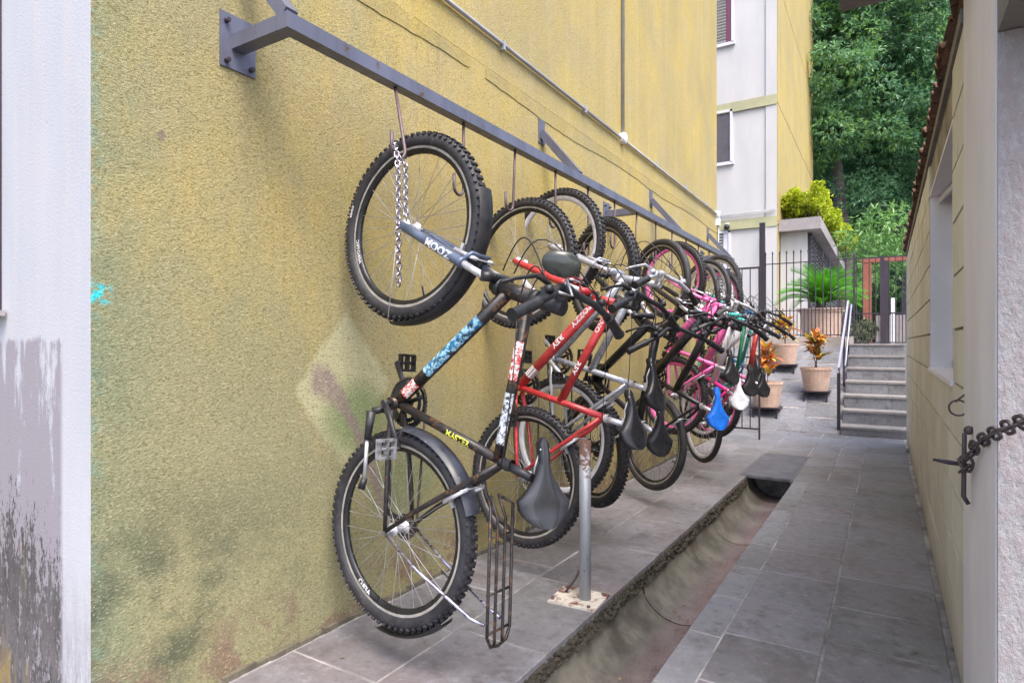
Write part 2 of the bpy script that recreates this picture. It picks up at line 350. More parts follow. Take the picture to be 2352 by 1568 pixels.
def leafmat(name, a, b, c, sc=1.2, v=None, trans=.25):
    t = NT(name); n = t.math('ADD', t.math('MULTIPLY', t.noise(sc, 4, None, .7), .7), t.math('MULTIPLY', t.noise(sc*.3, 2, None, .6, loc=(9, 9, 9)), .3)); f = t.noise(sc*14, 2)  # broad noise term paints sunlit clumps into the tree leaf colour
    k = t.mix(t.mr(n, .36, .56), a, b); k = t.mix(t.mr(t.math('ADD', t.math('MULTIPLY', n, .6), t.math('MULTIPLY', f, .5)), .58, .72), k, c)
    t.col(k).rough(.45).spec(.5)
    tr = t.n('ShaderNodeBsdfTranslucent'); t.L(k, tr.inputs[0]); mx = t.n('ShaderNodeMixShader'); mx.inputs[0].default_value = trans
    t.L(t.b.outputs[0], mx.inputs[1]); t.L(tr.outputs[0], mx.inputs[2]); t.L(mx.outputs[0], t.t.nodes['Material Output'].inputs['Surface']); return t.m
LEAF1 = leafmat('dark_blue_green_leaves', (.03, .095, .05), (.11, .27, .13), (.32, .52, .29), .5, trans=.32)  # darkest green paints the shaded gaps between leaf clumps
LEAF2 = leafmat('mid_green_leaves', (.06, .17, .05), (.18, .37, .10), (.38, .58, .20), .6, trans=.35)
LEAF3 = leafmat('olive_undergrowth_leaves', (.06, .09, .045), (.15, .19, .09), (.36, .38, .22), .7)
HEDGE = leafmat('lime_hedge_leaves', (.20, .28, .01), (.52, .60, .03), (.72, .76, .08), 5)
CYC = leafmat('bright_cycad_leaves', (.04, .20, .01), (.12, .42, .02), (.22, .55, .06), 5)
CROA = leafmat('orange_croton_leaf', (.50, .10, .04), (.62, .22, .05), (.70, .40, .08), 30)
CROB = leafmat('yellow_croton_leaf', (.55, .40, .03), (.68, .50, .06), (.35, .40, .03), 30)
CROC = leafmat('dark_croton_leaf', (.12, .06, .02), (.16, .16, .02), (.40, .10, .04), 30)
STICKER = NT('blue_sticker'); _n = STICKER.noise(60, 4, STICKER.objc(), .8)
STICKER.col(STICKER.mix(STICKER.mr(_n, .5, .54), STICKER.mix(STICKER.mr(STICKER.noise(35, 3, STICKER.objc(), .8, loc=(3, 3, 3)), .45, .5), (.02, .03, .045), (.01, .16, .32)), (.34, .58, .72))); STICKER.rough(.4); STICKER = STICKER.m
STICKR = NT('red_white_sticker'); _n = STICKR.noise(75, 3, STICKR.objc(), .8)
STICKR.col(STICKR.mix(STICKR.mr(_n, .47, .52), (.55, .04, .04), (.72, .68, .66))); STICKR.rough(.4); STICKR = STICKR.m
FOIL = NT('torn_silver_sticker'); _n = FOIL.noise(70, 5, FOIL.objc(), .8)
FOIL.col(FOIL.mix(FOIL.mr(_n, .44, .49), (.03, .025, .025), (.70, .74, .82))); FOIL.metal(.2); FOIL.rough(.3); FOIL = FOIL.m

# ---------------------------------------------------------------- ground and levels
def g(y): return -1.095-.0115*y          # the paving falls gently away from the camera
UNIT = {}
def unit(mat, bevel=0):
    k = mat.name
    if k not in UNIT:
        b = MB(); h = .5; e = .012; z = .5
        P = [(-h, -h, -h), (h, -h, -h), (h, h, -h), (-h, h, -h), (-h, -h, z-.08), (h, -h, z-.08), (h, h, z-.08), (-h, h, z-.08), (-h+e, -h+e, z), (h-e, -h+e, z), (h-e, h-e, z), (-h+e, h-e, z)]
        b.add(P, [(3, 2, 1, 0), (8, 9, 10, 11)]+[(i, (i+1) % 4, 4+(i+1) % 4, 4+i) for i in range(4)]+[(4+i, 4+(i+1) % 4, 8+(i+1) % 4, 8+i) for i in range(4)])
        UNIT[k] = b.mesh('tile', [mat])
    return UNIT[k]
TH = .03
def tile(parent, mat, x0, x1, y0, y1, gap=.0065, name='tile', zf=g, tilt=-.0115):
    if x1-x0 < .03 or y1-y0 < .03: return
    yc = (y0+y1)/2
    return ob(name, unit(mat), parent, ((x0+x1)/2-parent.location[0], yc-parent.location[1], zf(yc)-TH/2+random.uniform(-.0006, .0006)-parent.location[2]),
              (math.atan(tilt)+random.uniform(-.0012, .0012), random.uniform(-.0012, .0012), random.uniform(-.003, .003)), (x1-x0-gap, y1-y0-gap, TH))
gr = MB(); gr.add([(-300, -300, -1.75), (300, -300, -1.75), (300, 300, -1.75), (-300, 300, -1.75)], [(0, 1, 2, 3)])
struct(gr.build('ground', [EARTH]))
XW, XR = -1.85, .21          # faces of the yellow wall and of the block wall
XC0, XC1 = -1.04, -.657      # edges of the drain channel
# left pavement with its tiles
def slab(name, x0, x1, y0, y1, mat=GROUT, dz=.0):
    b = MB(); 
    for (a, c) in ((y0, y1),):
        P = [(x0, a, g(a)-TH+.0282-dz), (x1, a, g(a)-TH+.0282-dz), (x1, c, g(c)-TH+.0282-dz), (x0, c, g(c)-TH+.0282-dz)]
        Q = [(p[0], p[1], -1.7) for p in P]
        b.add(P+Q, [(0, 1, 2, 3), (7, 6, 5, 4)]+[(i, 4+i, 4+(i+1) % 4, (i+1) % 4) for i in range(4)])
    return struct(b.build(name, [mat]))
pav = slab('pavement', XW, XC0, -1.5, 5.6)
XJ = -1.425
for (x0, x1, off, st) in ((XW, XJ, 0.07, .42), (XJ, XC0, .29, .62)):
    y = -1.5+off
    tile(pav, SLATE, x0+.004, x1+.006 if x1 == XC0 else x1, -1.5, y)
    while y < 5.55:
        y2 = min(y+st*random.uniform(.96, 1.04), 5.6); tile(pav, SLATE, x0+(.02 if x0 == XW else 0), x1+(.006 if x1 == XC0 else 0), y, y2); y = y2
path = slab('path', XC1, XR+.06, -1.5, 5.6)
for (x0, x1, off, st, mt) in ((XC1, -.535, .1, .42, SLATE3), (-.535, -.195, .06, .39, SLATE), (-.195, XR, .17, .39, SLATE)):
    y = -1.5+off
    while y < 5.55:
        y2 = min(y+st*random.uniform(.97, 1.03), 5.6); tile(path, mt, x0-(.006 if x0 == XC1 else 0), x1-(.015 if x1 == XR else 0), y, y2); y = y2
land = slab('landing', XW-2.5, XC0, 5.6, 9.0)
land_b = slab('landing', XC1, XR+.06, 5.6, 9.0)
land_c = slab('landing', XC0, XC1, 5.95, 9.0)
cover_y0, cover_y1 = 5.62, 6.95
for (x0, x1, off) in ((XW, XJ, .2), (XJ, -1.09, .0), (-1.09, -.69, 0), (-.69, -.42, .1), (-.42, -.195, .1), (-.195, XR, .0)):
    y = 5.6
    while y < 8.98:
        y2 = min(y+.41*random.uniform(.95, 1.05)+(off if y == 5.6 else 0), 9.0)
        if x0 == -1.09 and y < cover_y1: y = cover_y1; continue
        pass
        m_ = SLATE if y < 7.2 else SLATE2
        tile(land, m_, x0+(.02 if x0 == XW else 0), x1-(.015 if x1 == XR else 0), y, y2); y = y2
for i in range(6):
    for j in range(3):
        if 8.14+j*.29 < 8.99: tile(land, SLATE2, XW-2.5+i*.415, XW-2.5+(i+1)*.415, 8.14+j*.29, 8.14+(j+1)*.29)
# drain channel sections
ch = struct(ob('drain_channel', None, None, ((XC0+XC1)/2, 1.0, -1.3)))
ys = [-1.5, .55, 1.72, 2.93, 4.35, 5.7, 6.9]
rc = (XC1-XC0)/2
for i in range(6):
    b = MB(); a, c = ys[i]+.004, ys[i+1]-.004; prof = []
    for k in range(19):
        th = math.pi*(1-k/18); prof.append(((XC0+XC1)/2+math.cos(th)*(rc-.006), -.055-math.sin(th)*rc*.88))
    prof = [(XC0-.0, -.034)]+[(XC0+.004, -.05)]+prof[1:-1]+[(XC1-.004, -.045), (XC1, -.034)]
    inner = prof; n = len(prof); lo = ch.location
    seg = [a, a+.02, (a+c)/2, c-.02, c]
    V = []
    for s_, yy in enumerate(seg):
        for q, (px, pz) in enumerate(prof):
            k2 = 1+(.02 if s_ in (0, 4) else 0)
            V.append((((XC0+XC1)/2+(px-(XC0+XC1)/2)*k2)-lo[0], yy-lo[1], g(yy)+pz*(1.02 if s_ in (0, 4) else 1)-lo[2]))
    F = [(s_*n+q, s_*n+q+1, (s_+1)*n+q+1, (s_+1)*n+q) for s_ in range(4) for q in range(n-1)]
    b.add(V, F, 0, True); b.build('channel_section', [CHAN], ch)
b = MB()
for i in range(4):
    yy = ys[i+1]
    b.lathe([(rc*.95, -.014), (rc*.95, .014)], ((XC0+XC1)/2-ch.location[0], yy-ch.location[1], g(yy)-.068-ch.location[2]), 'Y', 24, 0, a0=math.pi*1.02, a1=math.pi*1.98)
b.build('channel_joint', [MORTAR], ch)
# broken mortar lip under the left paving edge
rr = random.Random(3); b = MB(); V = []; ny, nz = 420, 7
for i in range(ny):
    y_ = -.6+6.2*i/(ny-1)
    for j_ in range(nz):
        t_ = j_/(nz-1); dx = .006+.014*t_+rr.uniform(-.009, .009)*(1 if 0 < j_ else .3)+.007*math.sin(y_*9+j_)*t_
        if rr.random() < .08: dx -= .02
        V.append((XC0+dx*(0.2 if j_ == 0 else 1), y_+rr.uniform(-.004, .004), g(y_)-TH*.6-.055*t_))
b.add(V, [(i*nz+q, (i+1)*nz+q, (i+1)*nz+q+1, i*nz+q+1) for i in range(ny-1) for q in range(nz-1)])
for _ in range(120):
    y0 = rr.uniform(.4, 5.5); s_ = rr.uniform(.005, .014)
    b.box((XC0+rr.uniform(.0, .02), y0, g(y0)-TH-rr.uniform(.0, .055)), (s_, s_*1.6, s_), Matrix.Rotation(rr.uniform(0, 3), 3, (rr.random(), rr.random(), 1)))
stuff(b.build('mortar_edge', [MORTAR], None))
# metal-sheet drain cover
dc = thing('drain_cover', 'grey ribbed cover plate over the far end of the drain channel', 'drain cover', (-.885, 6.28, g(6.28)-.012))
b = MB(); b.box((0, 0, .006), (.44, 1.33, .02), Matrix.Rotation(math.atan(-.0115), 3, 'X')); b.build('plate', [paint('dark_cover_plate', (.12, .12, .14), .6, 0, .3, scale=9)], dc)
b = MB()
for i in range(32): b.box((0, -.64+i*.0413, .018-.0115*(-.64+i*.0413)), (.40, .018, .008), None)
stuff(b.build('rib', [paint('cover_rib', (.17, .17, .195), .55, 0, .2, scale=9)], dc))
b = MB(); b.bb(-.22, .22, .66, .70, -.02, .006); b.bb(-.235, -.205, -.66, .70, -.03, .008); b.bb(.205, .225, -.66, .70, -.03, .008); b.build('frame', [GROUT], dc)

# ---------------------------------------------------------------- yellow building
bl = thing('apartment_building', 'yellow stucco apartment block whose long side wall carries the bike rack', 'building', (XW, .82, -1.1))
b = MB(); b.bb(-7, XW, .819, 8.1, -1.7, 1.495); wbuild(b, 'lower_wall', [STUCCO], bl)
b = MB(); b.bb(-7, XW-.012, .819, 8.1, 1.507, 9.5); wbuild(b, 'upper_wall', [STUCCO], bl)
# ragged shadow joint and loose plaster lip
b = MB(); b.bb(-6.9, XW-.03, .9, 8.05, 1.49, 1.51); wbuild(b, 'joint_filler', [MORTAR], bl)
b = MB(); y = .9; rr = random.Random(5); top = []; 
pts = [(y_, 1.49-.006*rr.random()) for y_ in np.arange(.84, 8.1, .05)]
bot = [(p[0], 1.41+.014*math.sin(p[0]*3)+.01*rr.random()) for p in pts]
for lo_, hi_ in ((.8, 2.55), (2.72, 9)):
    b = MB()
    for i in range(len(pts)-1):
        a, c, d, e = pts[i], pts[i+1], bot[i+1], bot[i]
        if not lo_ < a[0] < hi_: continue
        V = [(XW-.001, *a), (XW-.001, *c), (XW-.001, *d), (XW-.001, *e), (XW+.009, *a), (XW+.009, *c), (XW+.004, *d), (XW+.004, *e)]
        b.add(V, [(4, 5, 6, 7), (0, 1, 5, 4), (1, 2, 6, 5), (2, 3, 7, 6), (3, 0, 4, 7)])
    wbuild(b, 'plaster_lip', [STUCCO], bl)
b = MB(); b.bb(-2.022, XW-.0005, .8155, .8188, -1.7, 9.5); wbuild(b, 'corner_pilaster', [WHITEW], bl)
b = MB(); b.bb(-2.43, -2.0221, .8172, .8188, -1.7, 9.5); b.bb(-7, -2.43, .8172, .8188, -1.7, .105); b.bb(-7, -2.43, .8172, .8188, 1.6, 9.5); wbuild(b, 'end_wall', [WHITEW], bl)
win = MB(); win.bb(-3.9, -2.43, .806, .8187, .105, .13); win.bb(-3.9, -2.43, .806, .8187, 1.56, 1.6); win.bb(-2.46, -2.43, .806, .8187, .13, 1.56)
w_ = wbuild(win, 'window', [IRON], bl)
p = MB(); p.bb(-3.9, -2.46, .812, .8187, .13, 1.56); pp = wbuild(p, 'pane', [DARK], bl); pp.parent = w_
s_ = MB(); s_.bb(-3.95, -2.385, .775, .81, .085, .103); ss = wbuild(s_, 'sill', [CONC], bl); ss.parent = w_
# skirting line of rough plaster at the wall foot
b = MB(); rr = random.Random(9); ysn = np.arange(.84, 8.1, .06)
for i in range(len(ysn)-1):
    a, c = ysn[i], ysn[i+1]; h = .008+.014*rr.random()
    b.bb(XW-.002, XW+.012+.008*rr.random(), a, c+.002, g(a)-.03, g(a)+h)
stuff(wbuild(b, 'plaster_foot', [gritty('foot_plaster', (.07, .06, .045), (.22, .19, .14), 12)], bl))
# a blue-white bag end by the corner, bottom left
# conduit with junction box along the wall
cd = thing('conduit_run', 'grey electrical conduit run along the yellow wall with a round junction box', 'conduit', (XW, 4.76, 1.67))
def wpipe(name, pts, r, mat, root, n=8):
    b = MB(); b.tube(pts, r, n); return wbuild(b, name, [mat], root)
XU = XW-.012
wpipe('conduit', [(XU+.018, .7, 1.70), (XU+.018, 4.70, 1.67)], .012, CONDUIT, cd); wpipe('conduit', [(XU+.018, 4.82, 1.67), (XU+.018, 8.06, 1.645)], .012, CONDUIT, cd)
wpipe('conduit', [(XU+.018, 4.76, 1.72), (XU+.018, 4.76, 9.4)], .012, CONDUIT, cd)
b = MB(); b.lathe([(.001, .045), (.04, .045), (.045, .04), (.045, 0)], (XU, 4.76, 1.68), 'X', 16); wbuild(b, 'junction_box', [WHITEP], cd)
b = MB(); b.lathe([(.001, .05), (.045, .05), (.05, .045), (.05, 0)], (XU, 8.05, 1.64), 'X', 14); b.bb(XU, XU+.05, 8.02, 8.09, 1.50, 1.60); wbuild(b, 'junction_box', [WHITEP], cd)
wpipe('conduit', [(XU+.03, 8.06, 1.5), (XU+.03, 8.06, .95)], .010, CONDUIT, cd)
b = MB()
for y_ in (1.6, 2.9, 4.0, 5.6, 6.6, 7.5):
    b = MB(); b.bb(XU, XU+.032, y_, y_+.02, 1.65-.0, 1.70); wbuild(b, 'clamp', [CONDUIT], cd)

# ---------------------------------------------------------------- bike rack rail with hooks
XRL = -1.59
rk = thing('bike_rack', 'long grey steel wall rail with hanging hooks holding the row of bicycles', 'bike rack', (XRL, 1.25, .97))
b = MB(); b.bb(XRL-.025, XRL+.025, 1.235, 7.72, .97, 1.02); wbuild(b, 'rail', [STEELP], rk)
for y_, hz in ((1.26, True), (4.42, True), (7.3, True)):
    b = MB(); b.bb(XW+.006, XRL-.026, y_-.025, y_+.025, .971, 1.019); wbuild(b, 'arm', [STEELP], rk)
    b = MB(); b.bb(XW, XW+.006, y_-.065, y_+.065, .905, 1.085); pl = wbuild(b, 'wall_plate', [STEELP], rk)
    b = MB()
    for (dy, dz) in ((-.045, .06), (.045, -.07), (.045, .06), (-.045, -.07)): b.tube([(XW+.005, y_+dy, .995+dz), (XW+.024, y_+dy, .995+dz)], .008, 6)
    q = wbuild(b, 'bolt', [IRON], rk); q.parent = pl
for y_ in (1.26, 3.37, 5.47, 7.57):
    b = MB(); a_ = Vector((XW+.01, y_, 1.315)); c_ = Vector((XRL, y_, 1.02)); d_ = (c_-a_)
    rot = d_.to_track_quat('Z', 'Y').to_matrix()
    b.box((a_+c_)/2, (.045, .045, d_.length), rot); wbuild(b, 'brace', [STEELP], rk)
    b = MB(); b.bb(XW, XW+.006, y_-.04, y_+.04, 1.25, 1.40); wbuild(b, 'wall_plate', [STEELP], rk)
def hook(y_, tiltx=0, tilty=0, ln=.30):
    b = MB(); P = [(0, 0, .97), (tiltx*.5, tilty*.5, .97-ln*.5), (tiltx, tilty, .97-ln)]
    for k in range(1, 9):
        a = math.pi*k/8; P.append((tiltx, tilty-.035+.035*math.cos(a), .97-ln-.035*math.sin(a)))
    P.append((tiltx, tilty-.07, .97-ln+.05))
    b.tube([(XRL+p[0], y_+p[1], p[2]) for p in P], .0065, 8); wbuild(b, 'hook', [HOOKM], rk)
for k in range(14):
    y_ = 1.745+.44*k
    tx, ty, ln = {0: (.125, -.085, .285), 2: (.0, -.02, .28), 4: (.0, .01, .40), 6: (.0, -.06, .40)}.get(k, (0, 0, .29))
    hook(y_, tx, ty, ln)
b = MB(); b.lathe([(.020+.003*math.cos(a), .003*math.sin(a)) for a in np.linspace(0, 2*math.pi, 7)[:-1]], (XRL+.012, 2.19, .735), 'X', 14, closed=True); wbuild(b, 'ring', [HOOKM], rk)

# ---------------------------------------------------------------- bicycles
def text_mesh(txt):
    cu = bpy.data.curves.new('t', 'FONT'); cu.body = txt; cu.size = 1; cu.offset = .03; cu.resolution_u = 2
    o = bpy.data.objects.new('t', cu); COL.objects.link(o); bpy.context.view_layer.update()
    me = o.evaluated_get(bpy.context.evaluated_depsgraph_get()).to_mesh()
    V = [tuple(v.co) for v in me.vertices]; F = [tuple(p.vertices) for p in me.polygons]
    o.evaluated_get(bpy.context.evaluated_depsgraph_get()).to_mesh_clear()
    bpy.data.objects.remove(o); bpy.data.curves.remove(cu); return V, F
TXT = {}
def txt(s):
    if s not in TXT: TXT[s] = text_mesh(s)
    return TXT[s]
def text_on_tube(mb, p0, p1, r, s, start, h, stretch=1, mi=0):
    V, F = txt(s); p0, p1 = Vector(p0), Vector(p1); a = (p1-p0).normalized(); nrm = Vector((0, 1, 0)); nrm = (nrm-a*nrm.dot(a)).normalized(); bb_ = nrm.cross(a)
    out = []
    for (x, y, z) in V:
        th = (y-.36)*h/r; out.append(p0+a*(start+x*h*stretch)+(nrm*math.cos(th)+bb_*math.sin(th))*(r+.0012))
    mb.add(out, F, mi)
def text_on_arc(mb, c, rad, s, a0, h, y, sign=1, mi=0):
    """text along a circle in the wheel plane, seen from +Y; sign -1 keeps letter feet towards the rim"""
    V, F = txt(s); out = []
    for (x, yy, z) in V:
        ang = a0+sign*x*h/rad; rr_ = rad+(yy-.36)*h*(1 if sign > 0 else -1)
        out.append((c[0]-rr_*math.cos(ang)*1, y, c[2]+rr_*math.sin(ang)))
    mb.add(out, F, mi)

WC = {}
def wheel_meshes(style, rt, w, knob, rimm, spm, deep):
    key = (style, rt, w, knob, rimm.name, spm.name, deep)
    if key in WC: return WC[key]
    rb = rt-w*.95; N = 60
    t_ = MB(); prof = []
    for k in range(13):
        a = -math.pi*.80+math.pi*1.60*k/12; prof.append((rb+w*.47+w*.5*math.cos(a), w*.5*math.sin(a)))
    t_.lathe(prof, (0, 0, 0), 'Y', N, 0, closed=True)
    if knob:
        nk = 74
        for i in range(nk):
            a = 2*math.pi*i/nk
            for (dy, da, s1, s2, lean) in ((-.42, 0, .0065, .010, -.8), (.42, 0, .0065, .010, .8), (-.16, .5, .007, .012, -.2), (.16, .5, .007, .012, .2)):
                aa = a+da*2*math.pi/nk; rr_ = rt-w*.5*.94+w*.5*math.cos(abs(lean)*1.15)+.0015
                rot = Matrix.Rotation(-aa, 3, 'Y') @ Matrix.Rotation(lean*1.0, 3, 'Z')
                t_.box((rr_*math.cos(aa), dy*w*1.02, rr_*math.sin(aa)), (.009, s2, s1*1.5), rot, 0)
    m_t = t_.mesh('tyre', [RUBBER if style != 'dusty' else RUBBER2])
    r_ = MB(); ro = rb+.004; ri = ro-(.026 if deep else .017); hw = .0125
    r_.lathe([(ro, hw), (ro-.010, hw), (ri, hw*.55), (ri-.002, 0), (ri, -hw*.55), (ro-.010, -hw), (ro, -hw)], (0, 0, 0), 'Y', N, [0, 1, 1, 1, 1, 0])
    m_r = r_.mesh('rim', [RIMT if rimm is RIMB else rimm, rimm])
    s_ = MB(); ns = 32
    for i in range(ns):
        side = 1 if i % 2 else -1; a = 2*math.pi*i/ns; da = (1 if (i//2) % 2 else -1)*.85
        s_.tube([(.022*math.cos(a+da), side*.028, .022*math.sin(a+da)), ((ri)*math.cos(a), side*.003, (ri)*math.sin(a))], .0012, 3, 0, False)
    m_s = s_.mesh('spokes', [spm])
    h_ = MB(); h_.lathe([(.001, -.052), (.006, -.052), (.006, -.034), (.024, -.032), (.024, -.027), (.014, -.024), (.014, .024), (.024, .027), (.024, .032), (.006, .034), (.006, .052), (.001, .052)], (0, 0, 0), 'Y', 14)
    h_.tube([(0, .05, 0), (0, .062, 0)], .010, 8); h_.tube([(0, -.05, 0), (0, -.062, 0)], .010, 8)
    m_h = h_.mesh('hub', [SILVER if spm is SPOKE else BLACKP])
    v_ = MB(); v_.tube([(0, 0, 0), (.038, 0, 0)], .0035, 6); m_v = v_.mesh('valve', [BLACKP])
    WC[key] = (m_t, m_r, m_s, m_h, m_v, ri, rb); return WC[key]

def saddle_mesh(mat, mat2, L_=.27, Wd=.15):
    b = MB(); ns, nc = 18, 13; V = []
    for i in range(ns):
        t = i/(ns-1); x = -L_*.46+L_*t
        if t < .30: w = Wd/2*math.sqrt(max(0, 1-((.30-t)/.31)**2))*.98+.004
        else: w = .019+(Wd/2*.98-.019)*max(0, 1-((t-.30)/.42))**1.7 if t < .72 else .019+(.0*(t))
        if t > .93: w *= math.sqrt(max(.05, 1-((t-.93)/.075)**2))
        zt = .012*math.cos((t-.1)*3)+(.014 if t < .2 else 0)*(1-t/.2)+(.0 if t < .8 else -(t-.8)*.06)
        dep = .042-.012*t if t > .06 else .03
        for j in range(nc):
            a = math.pi*j/(nc-1); cx = math.cos(a); V.append((x, w*cx*(1 if abs(cx) > .01 else 0), zt-dep*(1-math.sin(a)**.55)-.004*math.exp(-(cx*6)**2)))
    F = [(i*nc+j, i*nc+j+1, (i+1)*nc+j+1, (i+1)*nc+j) for i in range(ns-1) for j in range(nc-1)]
    o = len(b.v); b.v.extend(V)
    for q, f in enumerate(F):
        i, j = divmod(q, nc-1); mi = 1 if (j in (1, 2, 3, 8, 9, 10) and i < 12) else 0
        b.f.append(f); b.m.append(mi); b.s.append(True)
    for i in range(ns-1): b.f.append((i*nc, (i+1)*nc, (i+1)*nc+nc-1, i*nc+nc-1)); b.m.append(0); b.s.append(False)
    return b.mesh('saddle', [mat, mat2])

def bike(label, T, wheel='knob', rt=.338, tw=.050, frame=BLACK, accent=None, fork=GREYP, fork_low=None, rim=RIMB, spoke=SPOKE, sc=1.04,
         saddle=SADB, saddle2=None, sus=True, step=False, low=False, sadoff=(0, 0, 0), head_r=.0195, sroll=-.25, fend=None, crank_a=0.0, thick=1, barm=BLACKP, tt=None, dt=None, st=None, steer=0, deep=True, detail=True, sadL=.265, sadW=.15, post=SILVER, sup=0):
    X, Y, Z, yaw, pit, rol = T
    f = Vector((math.sin(pit), 0, math.cos(pit))); u = Vector((math.cos(pit), 0, -math.sin(pit))); l = u.cross(f); l = -l if l.y > 0 else l
    M = Matrix(((f.x, l.x, u.x), (f.y, l.y, u.y), (f.z, l.z, u.z)))
    M = Matrix.Rotation(yaw, 3, 'Z') @ Matrix.Rotation(rol, 3, 'X') @ M
    root = thing('bicycle', label, 'bicycle', (X, Y, Z), 'bicycles hung upright from the wall rack')
    root.rotation_euler = M.to_euler()
    k = sc
    def S(x, z, y=0): return Vector((x*k, y, z*k))
    WB = 1.03*k; FH = Vector((WB, 0, 0)); BB = S(.42, -.03); SCl = S(.255, .45+sup); H0 = S(.79, .40); H1 = S(.748, .525)
    if step: tt_a = S(.33, .24)
    else: tt_a = S(.268, .41+sup) if not low else S(.34, .21)
    tt = tt or frame; dt = dt or frame; st = st or frame
    # frame
    fb = MB()
    fb.tube([H0, H1], head_r, 14, 0)
    th = .0165*thick; td = .0195*thick
    ta = [tt_a, S(.748, .505)] if not step else [tt_a, S(.55, .29), S(.765, .46)]
    da = [BB, S(.775, .43)] if not step else [BB, S(.62, .16), S(.785, .41)]
    fb.tube(ta, th if len(ta) == 2 else [th]*3, 14, 1); fb.tube(da, td if len(da) == 2 else [td]*3, 14, 2)
    fb.tube([BB, SCl], .0155, 12, 3)
    fb.tube([BB+Vector((0, .037, 0)), BB-Vector((0, .037, 0))], .021, 14, 0)
    fr = fb.build('frame', [frame, tt, dt, st], root)
    for sd_ in (1, -1):
        c = MB(); c.tube([BB+Vector((-.01, sd_*.025, 0)), S(.30, -.02, sd_*.045), S(.12, -.005, sd_*.06), Vector((0, sd_*.066, 0))], [.011, .011, .009, .007], 8); c.build('chain_stay', [accent or frame], root)
        c = MB(); c.tube([SCl-S(0, .03)+Vector((0, sd_*.016, 0)), S(.20, .33, sd_*.034), S(.08, .12, sd_*.055), Vector((0, sd_*.066, 0))], [.010, .010, .009, .007], 8); c.build('seat_stay', [accent or frame], root)
    c = MB(); c.tube([SCl-S(0, .01), SCl+(SCl-BB).normalized()*.085*k], .0135, 10); c.lathe([(.019, -.012), (.019, .012)], SCl, 'Z', 12); c.build('seat_post', [post], root)
    sp_ = SCl+(SCl-BB).normalized()*.085*k
    s_ = ob('saddle', saddle_mesh(saddle, saddle2 or saddle, sadL, sadW), root, sp_+Vector((.012, sroll*.03, .052))+Vector(sadoff), (sroll, 0, 0))
    c = MB()
    for sd_ in (1, -1): c.tube([(-.10, sd_*.035, -.02), (-.04, sd_*.022, -.045), (.05, sd_*.022, -.045), (.11, sd_*.012, -.02)], .0035, 6)
    c.bb(-.02, .02, -.028, .028, -.062, -.04); c.build('saddle_rail', [SILVER], s_)
    # wheels
    def wheel_at(p, ang, lab=None):
        mt_, mr_, ms_, mh_, mv_, ri, rb = wheel_meshes(wheel, rt, tw, wheel in ('knob', 'dusty'), rim, spoke, deep)
        w_ = ob('wheel', mr_, root, p, (0, ang, 0)); 
        ob('tyre', mt_, w_); ob('spokes', ms_, w_); ob('hub', mh_, w_); ob('valve', mv_, w_, (-ri-.002, 0, 0))
        return w_
    w1 = wheel_at(FH, .3); w2 = wheel_at(Vector((0, 0, 0)), 1.1)
    # fork
    ax = (H1-H0).normalized(); crown = H0-ax*.03
    fl = fork_low or fork
    # rake: legs run parallel to the steerer, offset forward
    n_ = Vector((-ax.z, 0, ax.x)); n_ = -n_ if n_.x < 0 else n_
    c = MB(); legs_top = crown+n_*.02
    c.tube([crown+ax*.035, crown-ax*.005], .021, 12); c.tube([legs_top+Vector((0, .075, 0)), legs_top+Vector((0, .05, .012)), legs_top-Vector((0, .05, -.012)), legs_top-Vector((0, .075, 0))], .017, 10)
    fo = c.build('fork', [fork], root)
    for sd_ in (1, -1):
        a_ = legs_top+Vector((0, sd_*.062, 0)); e_ = FH+Vector((0, sd_*.06, 0))
        q = MB()
        if sus:
            m1 = a_.lerp(e_, .22); q.tube([a_, m1], .012, 10, 1); q.tube([m1, a_.lerp(e_, .25), a_.lerp(e_, .9), e_], [.019, .0185, .0165, .011], 12, 0)
        else: q.tube([a_, a_.lerp(e_, .5)+Vector((-.01, 0, 0)), e_], [.014, .012, .007], 10, 0)
        q.build('fork_leg', [fl, SILVER], fo)
    if sus:
        q = MB(); m1 = legs_top.lerp(FH, .27); up_ = m1+n_*.035+ax*.03
        q.tube([m1+Vector((0, .062, 0)), up_+Vector((0, .045, .0)), up_-Vector((0, .045, 0)), m1-Vector((0, .062, 0))], .0085, 8); q.build('fork_arch', [fl], fo)
    # headset, stem, bars
    for hp_ in (H0-ax*.006, H1+ax*.004):
        hb = MB(); hb.tube([hp_-ax*.012, hp_+ax*.012], head_r+.0035, 12); hb.build('headset_cup', [barm], root)
    hb = MB()
    top = H1+ax*.105*k; hb.tube([H1, top], .0165 if head_r < .02 else .024, 12); clampP = top+Vector((.055, 0, .004)); hb.tube([top-ax*.018, clampP], .019, 10); hb.tube([clampP+Vector((0, .025, 0)), clampP-Vector((0, .025, 0))], .019, 12)
    stm = hb.build('stem', [barm], root)
    Rs = Matrix.Rotation(steer, 3, ax)
    def SR(p): return Rs @ (Vector(p)-H1)+H1
    bp = [clampP+Vector((-.075, sgn*yv, .045)) if abs(yv) > .12 else clampP+Vector((dx, sgn*yv, dz)) for sgn in () for yv in ()]
    half = [(0, .0, 0), (0, .045, 0), (-.012, .075, .012), (-.03, .12, .035), (-.06, .20, .04), (-.105, .30, .03)]
    full = [clampP+Vector((a, -b_, c_)) for (a, b_, c_) in half[::-1]]+[clampP+Vector(h_) for h_ in half[1:]]
    hbm = MB(); hbm.tube(full, .0115, 10); hd = hbm.build('handlebar', [barm], root)
